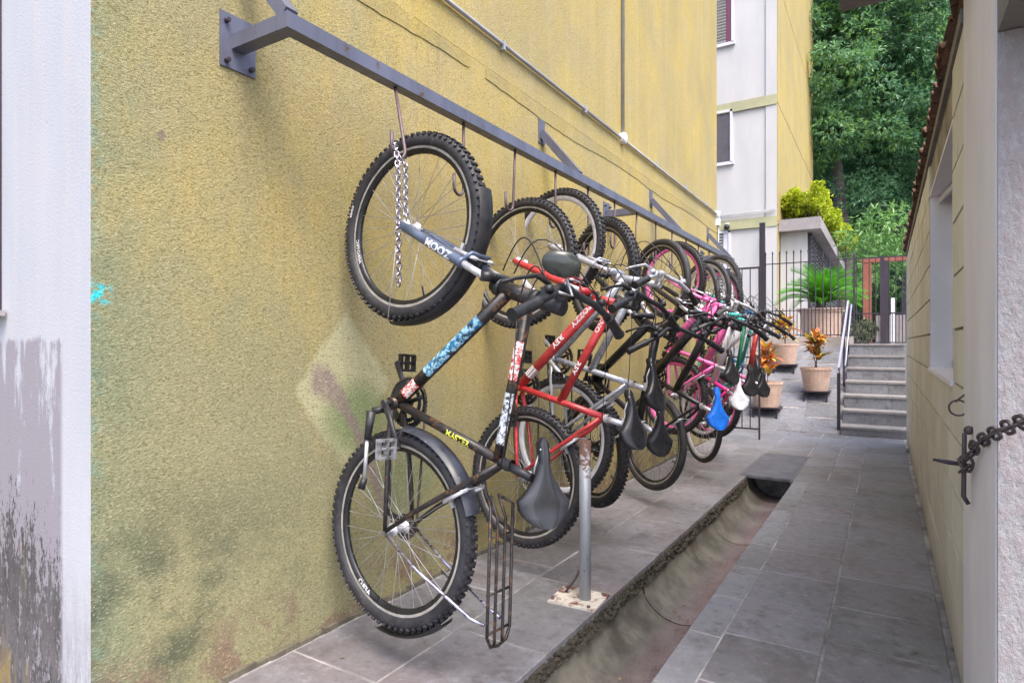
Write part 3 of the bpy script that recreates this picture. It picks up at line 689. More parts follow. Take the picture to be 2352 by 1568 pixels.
    for sd_ in (1, -1):
        q = MB(); A_ = clampP+Vector((-.062, sd_*.205, .04)); B_ = clampP+Vector((-.108, sd_*.308, .03))
        q.tube([A_, A_.lerp(B_, .05), A_.lerp(B_, .5), A_.lerp(B_, .95), B_], [.018, .0165, .0155, .0165, .019], 12); q.build('grip', [BLACKP if frame is not PINK else RUBBER2], hd)
        q = MB(); a0 = clampP+Vector((-.03, sd_*.155, .043)); q.tube([a0, a0+Vector((.018, 0, -.004))], .014, 8); q.box(a0+Vector((.0, 0, -.012)), (.028, .022, .02))
        q.tube([a0+Vector((.022, -sd_*.01, -.004)), a0+Vector((.045, sd_*.02, -.03)), a0+Vector((.03, sd_*.08, -.058)), a0+Vector((.012, sd_*.13, -.07))], [(.008, .004), (.008, .004), (.006, .004), (.007, .005)], 6)
        q.build('brake_lever', [SILVER if frame is SILVP else BLACKP], hd)
    # cables
    q = MB(); rr_ = random.Random(hash(label) % 1000 if False else len(label))
    for sd_ in (1, -1):
        a0 = clampP+Vector((.0, sd_*.15, .03)); j = rr_.uniform(-.03, .03)
        for tgt, bow in ((H1+Vector((-.02, sd_*.02, -.05)), .09), (legs_top+Vector((.02, sd_*.03, .05)), .12)):
            P = []
            for i in range(11):
                t = i/10; p_ = a0.lerp(tgt, t); P.append(p_+Vector((bow*1.2+j, -sd_*.03, -.02))*math.sin(math.pi*t))
            q.tube(P, .0025, 5)
    if detail: q.tube([H1+Vector((-.02, .02, -.05)), S(.55, .47, .018), S(.30, .44, .016), SCl+Vector((0, .014, -.02))], .0022, 5)
    q.build('cables', [BLACKP], root)
    # drivetrain (on the right side)
    c = MB()
    for (rr2, yy) in ((.088*k, -.052), (.066*k, -.045)):
        nt = 40; poly = []
        for i in range(nt*2):
            a = math.pi*i/nt; poly.append(((rr2+(.004 if i % 2 else 0))*math.cos(a), (rr2+(.004 if i % 2 else 0))*math.sin(a)))
        inn = [(x_*.80, z_*.80) for x_, z_ in poly]; n2 = len(poly)
        V = [(p_[0], yy, p_[1]) for p_ in poly]+[(p_[0], yy, p_[1]) for p_ in inn]+[(p_[0], yy-.003, p_[1]) for p_ in poly]+[(p_[0], yy-.003, p_[1]) for p_ in inn]
        F = []
        for i in range(n2):
            i2 = (i+1) % n2; F += [(i, i2, n2+i2, n2+i), (2*n2+i, 3*n2+i, 3*n2+i2, 2*n2+i2), (i, 2*n2+i, 2*n2+i2, i2), (n2+i, n2+i2, 3*n2+i2, 3*n2+i)]
        c.add([Vector(v_)+BB for v_ in V], F, 0)
    for i in range(5):
        a = 2*math.pi*i/5; c.tube([BB+Vector((0, -.05, 0)), BB+Vector((.08*k*math.cos(a), -.05, .08*k*math.sin(a)))], .008, 6)
    c.build('chainring', [BLACKP if frame is not SILVP else CHAINM], root)
    for sd_ in (1, -1):
        ca = crank_a+(math.pi if sd_ < 0 else 0); d_ = Vector((math.cos(ca), 0, math.sin(ca))); a0 = BB+Vector((0, sd_*.06, 0)); a1 = a0+d_*.165*k+Vector((0, sd_*.012, 0))
        c = MB(); c.tube([BB+Vector((0, sd_*.03, 0)), BB+Vector((0, sd_*.07, 0))], .012, 8); c.tube([a0, a0.lerp(a1, .5), a1], [(.014, .009), (.010, .007), (.012, .008)], 8, flat=(0, 0, 1)); cr = c.build('crank', [BLACKP if not (frame is SILVP) else SILVER], root)
        c = MB(); pc = a1+Vector((0, sd_*.055, 0)); c.tube([a1, pc+Vector((0, sd_*.04, 0))], .006, 6)
        for dx in (-.034, .034): c.box(pc+Vector((dx*.85, 0, 0)), (.009, .075, .022))
        for dy in (-.04, 0, .04): c.box(pc+Vector((0, dy*.85, 0)), (.06, .010, .018))
        c.build('pedal', [BLACKP if sd_ < 0 or frame is not RUSTBLACK else PEDG], cr)
    c = MB(); cr_, rc_ = .086*k, .038
    P = []
    for i in range(9): a = math.pi/2-math.pi*i/8; P.append(BB+Vector((cr_*math.cos(a), -.052, cr_*math.sin(a))))
    Q = []
    for i in range(9): a = -math.pi/2-math.pi*i/8; Q.append(Vector((rc_*math.cos(a), -.048, rc_*math.sin(a))))
    c.tube(P+[Vector((.03, -.05, -.10)), Vector((.0, -.05, -.085))]+Q[2:]+[P[0]], (.0045), 4); c.build('chain', [CHAINM], root)
    c = MB()
    for (r1, yy) in ((.046, -.030), (.038, -.036), (.030, -.042), (.022, -.047)): c.lathe([(.008, yy), (r1, yy), (r1, yy-.003), (.008, yy-.003)], (0, 0, 0), 'Y', 20, sm=False)
    c.build('cassette', [CHAINM], root)
    c = MB(); c.tube([(0.0, -.055, -.03), (.02, -.055, -.065), (.03, -.052, -.105)], .009, 6); c.lathe([(.001, -.055), (.016, -.055), (.016, -.047)], (.005, 0, -.06), 'Y', 10); c.lathe([(.001, -.055), (.016, -.055), (.016, -.047)], (.03, 0, -.105), 'Y', 10); c.build('derailleur', [BLACKP], root)
    # V-brakes
    ri = rt-tw*.95
    for (cen, base, nm) in ((FH, legs_top.lerp(FH, .20)+n_*.03, 'f'), (Vector((0, 0, 0)), (SCl-S(0, .03)).lerp(Vector((0, 0, 0)), .36)-Vector((.02, 0, 0)), 'r')):
        c = MB(); d_ = (base-cen).normalized()
        for sd_ in (1, -1):
            q0 = cen+d_*(ri-.012)+Vector((0, sd_*.045, 0)); q1 = cen+d_*(rt+.045)+Vector((0, sd_*.042, 0))
            c.tube([q0, q1], [(.007, .010), (.005, .008)], 6); tn = Vector((-d_.z, 0, d_.x)); c.box(cen+d_*(ri-.002)+Vector((0, sd_*.022, 0)), (.012, .012, .055), Matrix(((d_.x, 0, tn.x), (0, 1, 0), (d_.z, 0, tn.z))))
        c.tube([cen+d_*(rt+.04)+Vector((0, .07, 0)), cen+d_*(rt+.045)+Vector((0, .04, 0)), cen+d_*(rt+.045)-Vector((0, .05, 0))], .003, 5); c.build('brake', [SILVER], root)
    if fend:
        for (cen, a0, a1) in fend:
            c = MB(); rf = rt+.022; P = []; nA = 26; V = []
            cc = FH if cen == 'f' else Vector((0, 0, 0))
            for i in range(nA+1):
                a = R(a0)+(R(a1)-R(a0))*i/nA
                for (yy, dr) in ((-.034, -.014), (-.022, -.003), (0, 0), (.022, -.003), (.034, -.014)): V.append((cc.x+(rf+dr)*math.cos(a), yy, cc.z+(rf+dr)*math.sin(a)))
            c.add(V, [(i*5+j, i*5+j+1, (i+1)*5+j+1, (i+1)*5+j) for i in range(nA) for j in range(4)], 0, True)
            for e in (0, nA):
                pass
            fd = c.build('mudguard', [BLACKP], root)
            for (t_) in ((1.0,) if cen == 'f' else ()):
                a = R(a0)+(R(a1)-R(a0))*t_; q = MB()
                for sd_ in (1, -1): q.tube([cc+Vector((0, sd_*.06, 0)), cc+Vector((rf*math.cos(a), sd_*.036, rf*math.sin(a)))], .0018, 4)
                q.build('mudguard_stay', [SILVER], fd)
    return root, dict(BB=BB, SC=SCl, H0=H0, H1=H1, FH=FH, crown=crown, legs=legs_top, clamp=clampP, S=S, fork=fo, frame=fr, w1=w1, w2=w2, rt=rt, tw=tw, ta=ta, da=da, ri=ri, M=M)
paint_f = paint('worn_mudguard_plastic', (.032, .036, .05), .42, 0, .35, (.12, .12, .15), -.02, 22)

# first bicycle, nearest the camera
B1, D1 = bike('nearest bicycle, black with rusty tubes, mudguards, rear carrier and a chain through its front wheel', (-1.456, 1.616, -.650, -.07, -.015, -.07),
              frame=RUSTBLACK, fork=BLACK, fork_low=GREYP, thick=1.12, saddle=SADB, saddle2=SADG, sroll=-.62, sadoff=(-.035, 0, -.01), head_r=.026, post=BLACKP, fend=[('f', 76, 190), ('r', 138, 192)], crank_a=math.pi*.83, sadL=.262, sadW=.165, st=RUSTBLACK)
S = D1['S']
fdm = MB(); V = []
rf = .338+.022; nA = 20
for i in range(nA+1):
    a = R(4)+(R(74)-R(4))*i/nA
    for (yy, dr) in ((-.036, -.016), (-.024, -.003), (0, 0), (.024, -.003), (.036, -.016)): V.append(((rf+dr)*math.cos(a), yy, (rf+dr)*math.sin(a)))
fdm.add(V, [(i*5+j, i*5+j+1, (i+1)*5+j+1, (i+1)*5+j) for i in range(nA) for j in range(4)], 0, True); fdm.build('mudguard', [paint_f], B1)
# lettering and stickers on it
b = MB(); text_on_tube(b, D1['legs']+Vector((0, .062, 0)), D1['FH']+Vector((0, .06, 0)), .0185, 'ZOOM', .15, .036, 1.2); b.build('lettering', [LETW], B1)
b = MB(); text_on_tube(b, D1['BB'], D1['SC'], .0155, 'MASTER', .26, .026, 1.15); b.build('lettering', [LETY], B1)
def band(p0, p1, r, t0, t1, mat, name='sticker', par=None, full=False):
    b = MB(); p0, p1 = Vector(p0), Vector(p1); a = (p1-p0).normalized(); L_ = (p1-p0).length; nrm = Vector((0, 1, 0)); bb_ = nrm.cross(a); V = []; nn = 9
    for t in (t0, t1):
        for j in range(nn):
            th = (-1.15+2.3*j/(nn-1))*(1 if not full else 2.7/1.15); V.append(p0+a*L_*t+(nrm*math.cos(th)+bb_*math.sin(th))*(r+.0008))
    b.add(V, [(j, j+1, nn+j+1, nn+j) for j in range(nn-1)], 0, True); return b.build(name, [mat], par)
band(D1['BB'], S(.775, .43), .0195*1.12, .30, .78, STICKER, par=B1); band(D1['BB'], S(.775, .43), .0195*1.12, .09, .21, STICKR, par=B1)
ta0, ta1 = D1['ta']; band(ta0, ta1, .0165*1.12, .10, .42, FOIL, par=B1); band(ta0, ta1, .0165*1.12, .50, .74, STICKR, par=B1)
b = MB(); text_on_arc(b, D1['FH'], D1['ri']-.016, 'AEROTEC', R(-66), .022, .0115, -1); b.build('rim_lettering', [LETW], B1)
b = MB(); text_on_arc(b, Vector((0, 0, 0)), D1['ri']-.016, 'AERO', R(-26), .028, .0115, -1); b.build('rim_lettering', [LETW], B1)
b = MB(); text_on_arc(b, D1['FH'], .338-.027, 'KENDA', R(-103), .014, .0262, -1); b.build('tyre_lettering', [LETW], B1)
# rear carrier: struts from hub and a bent-rod platform
rk1 = MB()
for sd_ in (1, -1): rk1.tube([(0, sd_*.072, 0), (-.10, sd_*.066, .16), (-.205, sd_*.05, .375), (-.215, sd_*.04, .42)], .0055, 8)
cr1 = rk1.build('carrier_strut', [CHROME], B1)
rk2 = MB()
zz = .445
out = [(.16, .035, zz-.03), (.14, .058, zz), (-.24, .058, zz), (-.272, .04, zz), (-.28, 0, zz), (-.272, -.04, zz), (-.24, -.058, zz), (.14, -.058, zz), (.16, -.035, zz-.03)]
rk2.tube(out, .0055, 8)
for yy in (-.02, .02): rk2.tube([(.17, yy, zz-.03), (.10, yy, zz), (-.25, yy, zz), (-.278, yy, zz)], .005, 6)
for xx in (.05, -.12, -.235): rk2.tube([(xx, -.058, zz-.004), (xx, .058, zz-.004)], .004, 6)
rk2.build('carrier', [RUSTBLACK], B1)
b = MB(); BBv = D1['BB']; b.tube([BBv+Vector((-.02, .03, -.02)), BBv+Vector((-.03, .075, -.045))], .013, 8); b.tube([BBv+Vector((-.03, .08, -.045)), BBv+Vector((-.13, .085, -.055))], [.018, .012], 8)
b.tube([BBv+Vector((-.11, .085, -.055)), BBv+Vector((-.27, .085, -.06))], .007, 8, 1); b.tube([BBv+Vector((-.265, .085, -.06)), BBv+Vector((-.30, .09, -.07))], [.012, .014], 8); b.build('kickstand', [BLACKP, SILVER], B1)
# mirror on its handlebar
def to_local(Bx, M, wp): return M.transposed() @ (Vector(wp)-Bx.location)
mc = to_local(B1, D1['M'], (-.79, 1.56, .225)); mf = to_local(B1, D1['M'], (-.775, 1.60, .135)); cl = D1['clamp']
b = MB(); b.tube([cl+Vector((-.02, .09, .03)), mf, mc], .0045, 6); ms = b.build('mirror_arm', [SILVER], B1)
b = MB(); nM = 20
dirv = to_local(B1, D1['M'], Vector(B1.location)+(Vector((0, 0, 0))-Vector((-.79, 1.56, .225))).normalized()).normalized()
wx = to_local(B1, D1['M'], Vector(B1.location)+Vector((.85, .5, -.22)).normalized()); wx = (wx-dirv*wx.dot(dirv)).normalized(); wy = dirv.cross(wx)
V = []
for (sc_, dd) in ((1, -.004), (1.0, .004), (.93, .010), (.6, .016), (.02, .018)):
    for i in range(nM):
        a = 2*math.pi*i/nM; ex = abs(math.cos(a))**.9*math.copysign(1, math.cos(a)); V.append(mc+wx*.058*sc_*ex+wy*.038*sc_*math.sin(a)+dirv*dd)
F = [tuple(range(nM))[::-1]]+[(r_*nM+i, r_*nM+(i+1) % nM, (r_+1)*nM+(i+1) % nM, (r_+1)*nM+i) for r_ in range(4) for i in range(nM)]
b.add(V, F, 0, True); b.build('mirror', [GLASS], ms)

# second: red and white
B2, D2 = bike('red and white bicycle with the words on its down tube, hung second', (-1.515, 2.60, -.656, -.13, -.105, -.10), frame=REDP, fork=REDP, rim=RIMB, sc=1.05, saddle=SADB, saddle2=SADG,
              crank_a=math.pi*.92, thick=1.2, sus=True, fork_low=REDP, wheel='knob', tt=REDP, low=True, rt=.336, tw=.047, sroll=-.35)
for a_, c_, r_, w_, s0, h_ in ((D2['da'][1], D2['BB'], .0195*1.2, 'TOZZY', .03, .036), (D2['da'][1], D2['BB'], .0195*1.2, 'REY', .24, .038), (D2['ta'][1], D2['ta'][0], .0165*1.2, 'STINO', .04, .032), (D2['ta'][1], D2['ta'][0], .0165*1.2, 'REY', .31, .032)):
    b = MB(); text_on_tube(b, a_, c_, r_, w_, s0, h_, 1.2); b.build('lettering', [LETW], B2)
band(D2['BB'], D2['da'][1], .0195*1.2, .14, .24, WHITEP, par=B2, full=True)
B3, D3 = bike('silver bicycle with pale rims, hung just behind the red one', (-1.535, 3.02, -.523, -.19, -.10, -.08), frame=SILVP, fork=SILVP, rim=RIMW, sc=1.05, saddle=SADB, crank_a=math.pi*.75, thick=1.2, wheel='knob', barm=SILVER, tw=.045, rt=.336, deep=True, low=True, sroll=-.1)
B4, D4 = bike('black bicycle with fat knobbly tyres and dark rims, hung behind the silver one', (-1.54, 3.46, -.66, -.55, .10, 0), frame=BLACK, fork=BLACK, rim=RIMB, spoke=SPOKEB, sc=1.04, saddle=SADB, crank_a=.4, thick=1.25, wheel='knob', tw=.060, barm=BLACK)
B5, D5 = bike('black bicycle with a blue saddle and a slick dusty front tyre', (-1.41, 4.22, -.70, -.58, -.04, -.067), frame=BLACK, fork=BLACK, rim=RIMB, spoke=SPOKEB, sc=1.08, saddle=SADBL, crank_a=2.2, thick=1.5, low=True, wheel='slick', tw=.05, rt=.34, accent=BLACK)
B6, D6 = bike('small pink step-through bicycle with pink rims', (-1.46, 4.88, -.42, -.35, -.03, -.02), frame=PINK, fork=PINK, rim=PINK, sc=.90, saddle=SADB, step=True, crank_a=1.2, thick=1.5, wheel='knob', rt=.31, tw=.05, sus=False, barm=SILVER)
B7, D7 = bike('pink and white bicycle with hot pink seat tube and stays', (-1.36, 5.38, -.70, -.85, -.095, -.03), frame=HOTP, dt=PINK, tt=WHITEP, st=HOTP, fork=WHITEP, rim=RIMW, sc=1.04, saddle=SADW, crank_a=2.6, thick=1.7, low=True, wheel='slick', rt=.335, tw=.045, accent=HOTP)
B8, D8 = bike('teal and green bicycle squeezed between the pink ones', (-1.44, 5.72, -.56, -.6, 0, -.03), frame=TEAL, tt=GREENP, fork=TEAL, rim=RIMW, sc=.98, saddle=SADB, crank_a=.8, wheel='slick', rt=.32, tw=.045)
B9, D9 = bike('pink bicycle with black handlebar, second from the far end of the rack', (-1.44, 6.12, -.60, -.5, 0, -.03), frame=PINK, tt=REDP, dt=WHITEP, fork=BLACK, rim=PINK, sc=.98, saddle=SADB, crank_a=1.9, thick=1.4, barm=SILVP, wheel='knob', rt=.32, tw=.05)
B10, D10 = bike('blue bicycle at the far end of the rack, beside the open iron gate', (-1.495, 6.398, -.471, -.60, .017, -.017), frame=BLUEP, tt=TEAL, fork=WHITEP, rim=RIMW, sc=1.0, saddle=SADB, crank_a=1.0, wheel='dusty', rt=.33, tw=.05, sus=False, sup=-.05)

# lock chain hanging through the nearest front wheel
def link_mesh(L_, w, r):
    b = MB(); P = []
    for i in range(13):
        a = 2*math.pi*i/12; P.append((w/2*math.sin(a), 0, (L_/2-w/2)*(1 if math.cos(a) > 0 else -1)*(abs(math.cos(a)) > .01)+w/2*math.cos(a)))
    b.tube(P, r, 5, caps=False); return b
def chain(name, label, pts, L_, w, r, mat, cat='chain'):
    pts = [Vector(p) for p in pts]; root = thing(name, label, cat, pts[0]); me = link_mesh(L_, w, r).mesh('link', [mat])
    seg = [0]; 
    for i in range(1, len(pts)): seg.append(seg[-1]+(pts[i]-pts[i-1]).length)
    pitch = L_-2.2*r; n = int(seg[-1]/pitch)
    for k_ in range(n):
        s_ = k_*pitch
        for i in range(1, len(pts)):
            if seg[i] >= s_: break
        t = (s_-seg[i-1])/(seg[i]-seg[i-1]); p_ = pts[i-1].lerp(pts[i], t); d_ = (pts[i]-pts[i-1]).normalized()
        q = d_.to_track_quat('Z', 'Y').to_matrix() @ Matrix.Rotation((math.pi/2 if k_ % 2 else 0)+random.uniform(-.25, .25)+.5, 3, 'Z')
        ob('link', me, root, p_-pts[0], q.to_euler())
    return root
chain('lock_chain', 'silver lock chain hanging from the first hook down inside the nearest front wheel', [(-1.465, 1.60, .70), (-1.43, 1.575, .66), (-1.41, 1.56, .60), (-1.40, 1.55, .40), (-1.395, 1.55, .17)], .026, .016, .003, CHROME)
chain('lock_chain', 'shorter strand of lock chain beside the long one, slanting to the front hub', [(-1.44, 1.59, .65), (-1.39, 1.575, .60), (-1.385, 1.57, .45), (-1.37, 1.56, .40)], .026, .016, .003, CHROME)

# ---------------------------------------------------------------- steel post with base plate
pz = g(2.43)
po = thing('steel_post', 'short galvanised pipe post with rusty foot plate at the edge of the drain', 'post', (-1.116, 2.43, pz))
b = MB(); b.lathe([(.020, 0), (.0255, .001), (.0255, .70), (.0225, .70), (.0225, .5)], (0, 0, 0), 'Z', 18); b.build('pipe', [GALV], po)
b = MB(); b.box((-.03, .0, .006), (.215, .19, .009), Matrix.Rotation(.06, 3, 'Z')); pl = b.build('base_plate', [PLATE], po)
b = MB()
for (x_, y_) in ((-.12, .075), (-.12, -.075), (.055, .075), (.05, -.075)): b.tube([(x_, y_, .008), (x_, y_, .018)], .008, 6)
b.build('bolt', [HOOKM], pl)
b = MB(); b.tube([(-.105, .02, .01), (-.06, .03, .075), (-.025, .03, .15)], .0055, 6); b.build('bent_rod', [HOOKM], po)

# ---------------------------------------------------------------- block wall outbuilding on the right
rb_ = thing('outbuilding', 'low cream block outbuilding with a window and an old tiled roof edge', 'outbuilding', (XR, 2.37, -1.1))
YB0, YB1 = 2.37, 8.38
WY0, WY1, WZ0, WZ1 = 2.76, 4.16, -.145, .83
b = MB(); 
for (y0, y1, z0, z1) in ((YB0, WY0-.0, -1.4, 1.0), (WY1, YB1, -1.4, 1.0), (WY0, WY1, -1.4, WZ0-.002), (WY0, WY1, WZ1+.002, 1.0)): b.bb(XR+.008, XR+.15, y0, y1, z0, z1)
wbuild(b, 'mortar_core', [gritty('block_mortar', (.10, .09, .07), (.50, .46, .36), 3)], rb_)
bm = MB(); bm.box((0, 0, 0), (1, 1, 1)); BLM = bm.mesh('block', [BLOCK])
course = .192; z = g(2.4)-.0; row = 0
z = WZ0-5*course
while z < 1.0-.02:
    y = YB0-(.2 if row % 2 else 0)
    zt = min(z+course, 1.0)
    while y < YB1:
        y0, y1 = max(y, YB0), min(y+.39, YB1); y += .39
        segs = [(y0, y1)]
        if z < WZ1-.01 and zt > WZ0+.01:
            segs = []
            if y0 < WY0: segs.append((y0, min(y1, WY0)))
            if y1 > WY1: segs.append((max(y0, WY1), y1))
        for (s0, s1) in segs:
            if s1-s0 < .02: continue
            zz0 = z; zz1 = zt
            ob('block', BLM, rb_, (XR+.010+random.uniform(-.0012, .0012)-rb_.location[0], (s0+s1)/2-rb_.location[1], (zz0+zz1)/2-rb_.location[2]), None, (.022, s1-s0-.011, zz1-zz0-.011))
    z = zt; row += 1
b = MB(); b.bb(XR-.004, XR+.2, YB1-.04, YB1+.12, -1.5, .98); wbuild(b, 'corner_pilaster', [WHITEF], rb_)
b = MB(); b.bb(XR-.003, XR+.25, 1.71, YB0-.008, -1.5, 2.2); wbuild(b, 'concrete_pillar', [PLAST], rb_)
b = MB(); b.bb(XR+.0, XR+.25, 1.698, 1.709, -1.5, .68); wbuild(b, 'door_jamb', [PLASTR], rb_)
b = MB(); b.bb(XR+.0, XR+.25, .75, 1.709, .682, 2.2); wbuild(b, 'door_lintel', [DARKC], rb_)
# window
b = MB(); x0, x1 = XR+.004, XR+.16
b.bb(x0, x1, WY1-.012, WY1+.0, WZ0, WZ1); b.bb(x0, x1, WY0, WY0+.012, WZ0, WZ1); b.bb(x0-.002, x1, WY0-.002, WY1+.002, WZ1-.012, WZ1+.002); b.bb(x0-.012, x1, WY0-.01, WY1+.01, WZ0-.014, WZ0+.006)
wf = wbuild(b, 'window', [paint('pale_reveal_paint', (.74, .73, .78), .7, 0, .05, scale=4)], rb_)
b = MB()
for (y0, y1, z0, z1) in ((WY1-.06, WY1-.012, WZ0, WZ1), (WY0+.012, WY0+.06, WZ0, WZ1), (WY0, WY1, WZ1-.06, WZ1-.012), (WY0, WY1, WZ0+.006, WZ0+.05), (3.44, 3.48, WZ0, WZ1)): b.bb(XR+.105, XR+.135, y0, y1, z0, z1)
q = wbuild(b, 'frame', [LILAC], rb_); q.parent = wf
b = MB(); b.bb(XR+.118, XR+.124, WY0+.05, WY1-.05, WZ0+.04, WZ1-.05); q = wbuild(b, 'pane', [MESHD], rb_); q.parent = wf
b = MB(); b.box((XR+.07, 3.9, .79), (.012, .5, .03), Matrix.Rotation(.1, 3, 'Z')); q = wbuild(b, 'stay_bar', [LILAC], rb_); q.parent = wf
# roof: edge beam and barrel tiles
b = MB(); b.bb(XR-.01, XR+.14, YB0, YB1+.1, 1.003, 1.05); wbuild(b, 'wall_plate', [DARKC], rb_)
b = MB(); b.add([(XR+.0, 1.6, 1.06), (XR+.0, 8.6, 1.06), (XR+3, 8.6, 1.75), (XR+3, 1.6, 1.75)], [(0, 1, 2, 3), (3, 2, 1, 0)]); wbuild(b, 'roof', [ROOFT], rb_)
tm = MB(); ns = 7
V = []
for i, x_ in enumerate((0, .42)):
    for k_ in range(ns):
        a = math.pi*k_/(ns-1); V.append((x_, math.cos(a)*(.055 if i == 0 else .048), math.sin(a)*.04))
    for k_ in range(ns):
        a = math.pi*k_/(ns-1); V.append((x_, math.cos(a)*(.043 if i == 0 else .037), math.sin(a)*.028))
F = [(k_, k_+1, 2*ns+k_+1, 2*ns+k_) for k_ in range(ns-1)]+[(ns+k_, 3*ns+k_, 3*ns+k_+1, ns+k_+1) for k_ in range(ns-1)]+[(k_, ns+k_, ns+k_+1, k_+1) for k_ in range(ns-1)]
tm.add(V, F); TM = tm.mesh('roof_tile', [ROOFT])
y = 2.25
while y < 8.55:
    ob('roof_tile', TM, rb_, (XR-.028+random.uniform(-.014, .012)-rb_.location[0], y-rb_.location[1], 1.075+random.uniform(-.008, .01)-rb_.location[2]), (0, -R(13)+random.uniform(-.04, .04), random.uniform(-.06, .06)))
    ob('roof_tile', TM, rb_, (XR+.30+random.uniform(-.02, .02)-rb_.location[0], y-rb_.location[1], 1.17-rb_.location[2]), (0, -R(13), 0))
    y += .105
y = 2.30
while y < 8.5:
    ob('roof_tile', TM, rb_, (XR-.018+random.uniform(-.012, .012)-rb_.location[0], y-rb_.location[1], 1.098-rb_.location[2]), (math.pi, R(13)+random.uniform(-.03, .03), 0)); y += .105
# canopy slab overhead
b = MB(); b.bb(-.145, .6, 1.9, 2.62, 1.25, 1.36); cn = tag(b.build('canopy_slab', [DARKC]), 'dark concrete canopy slab overhead at the top edge near the doorway', 'canopy')
# latch, bolt, ring, chain
lt = thing('door_latch', 'rusty iron latch bar with protruding bolt on the render pillar', 'latch', (XR-.01, 2.12, -.34))
b = MB(); b.tube([(0, 0, .095), (-.012, 0, .085), (-.014, 0, -.09), (-.003, .0, -.11)], [.006, .006, .0065, .006], 8); b.sphere((-.002, 0, .096), .013, 10); b.build('bar', [LATCHM], lt)
b = MB(); b.tube([(.0, 0, -.002), (-.05, 0, .002), (-.085, 0, .006)], [.0055, .0065, .0035], 8); b.build('bolt', [IRON], lt)
rg = thing('iron_ring', 'small rusty iron ring hanging above the latch on the pillar edge', 'ring', (XR-.006, 2.34, -.19))
b = MB(); b.lathe([(.024+.0028*math.cos(a), .0028*math.sin(a)) for a in np.linspace(0, 2*math.pi, 7)[:-1]], (-.012, 0, -.012), 'Y', 16, closed=True); b.tube([(.006, -.005, .032), (-.008, 0, .018), (-.02, 0, .006)], .0032, 6); b.build('ring', [LATCHM], rg)
chain('hanging_chain', 'rusty chain wound on the latch and hung across the doorway at right', [(XR-.018, 2.19, -.335), (XR-.026, 2.14, -.345), (XR-.026, 2.09, -.35), (XR-.024, 2.04, -.335), (XR-.02, 1.98, -.29), (XR-.02, 1.90, -.255), (XR-.012, 1.78, -.22), (XR, 1.6, -.175), (XR+.01, 1.4, -.135), (XR+.02, 1.2, -.11)], .068, .027, .0042, LATCHM)

# ---------------------------------------------------------------- open gate leaf at the end of the yellow wall
IR = IRON
def bar(root, p0, p1, r=.007, name='bar', n=6, mat=IR):
    b = MB(); b.tube([p0, p1], r, n, sm=False); return b.build(name, [mat], root)
gy = 7.95; gz = g(gy)
gt = thing('iron_gate', 'narrow dark iron gate leaf standing open at the end of the yellow wall', 'gate', (XW+.02, gy, gz))
b = MB()
b.bb(0, .02, -.01, .01, 0, 2.12); b.bb(.50, .52, -.01, .01, .0, 2.12); b.bb(.02, .50, -.009, .009, 2.095, 2.118); b.bb(.02, .5, -.009, .009, .12, .14); b.bb(.02, .5, -.009, .009, 1.0, 1.018); b.build('gate_frame', [IR], gt)
for i in range(4): bar(gt, (.02+.096*(i+1), 0, .14), (.02+.096*(i+1), 0, 2.095), .0065)

# ---------------------------------------------------------------- steps, ramp, handrail
YS = 9.0; Z0 = g(YS)
st_ = struct(ob('steps', None, None, (-.13, YS, Z0)))
heights = [.115]+[.178]*6; zz = Z0; yy = YS; TR = .36
sx0, sx1 = -.50, XR+.03
for i, h in enumerate(heights):
    zt = zz+h; dep = TR if i < 6 else 1.4
    b = MB(); b.bb(sx0, sx1, yy+.02, yy+dep+.02, zz-.4, zt-.03); wbuild(b, 'step_core', [GROUT], st_)
    b = MB(); b.bb(sx0-.004, sx1, yy-.012, yy+dep+.0, zt-.028, zt); wbuild(b, 'tread', [STEPC], st_)
    j = [sx0, sx0+.21+.12*(i % 2), sx0+.53+.02*(i % 3), sx1]
    for k_ in range(3):
        b = MB(); b.bb(j[k_]+.002, j[k_+1]-.002, yy+.002, yy+.02, zz+.002, zt-.030); wbuild(b, 'riser_tile', [SLATE2], st_)
    zz = zt; yy += TR
ZT = zz; YT = yy
# ramp
rm = struct(ob('ramp', None, None, (-1.5, YS, Z0)))
rise = (ZT-.05-Z0); YRE = 11.62; sl = rise/(YRE-YS)
def rz(y): return Z0+.0+(y-YS)*sl
b = MB(); x0, x1 = -3.4, -.503
P = [(x0, YS, rz(YS)-.006), (x1, YS, rz(YS)-.006), (x1, YRE, rz(YRE)-.006), (x0, YRE, rz(YRE)-.006)]
b.add(P+[(p[0], p[1], -1.7) for p in P], [(0, 1, 2, 3)]+[(i, 4+i, 4+(i+1) % 4, (i+1) % 4) for i in range(4)]); wbuild(b, 'ramp_bed', [GROUT], rm)
xs = [-3.4, -3.0, -2.6, -2.2, -1.8, -1.4, -.97, -.503]
for c_ in range(7):
    y = YS; first = .12*(c_ % 3)
    while y < YRE-.02:
        y2 = min(y+.40+(first if y == YS else 0), YRE); tile(rm, SLATE2, xs[c_], xs[c_+1], y, y2, .008, zf=rz, tilt=sl); y = y2
tr_ = MB(); tr_.bb(-14, 6, YRE+.01, 70, -1.7, ZT-.01); struct(tr_.build('terrace', [gritty('terrace_paving', (.20, .20, .21), (.30, .30, .32), 2)]))
cb = MB(); cb.bb(-3.4, -.46, YRE-.0, YRE+.2, -.5, ZT+.12); struct(cb.build('kerb', [gritty('kerb_concrete', (.36, .31, .28), (.48, .42, .37), 5)]))
hr = thing('handrail', 'lilac and dark metal handrail sloping up beside the grey steps', 'handrail', (-.53, 9.15, Z0))
def hz(y): return (y-YS)*rise/(YRE-YS)
def hp(x, y, z): return (x, y-9.15, z)
b = MB()
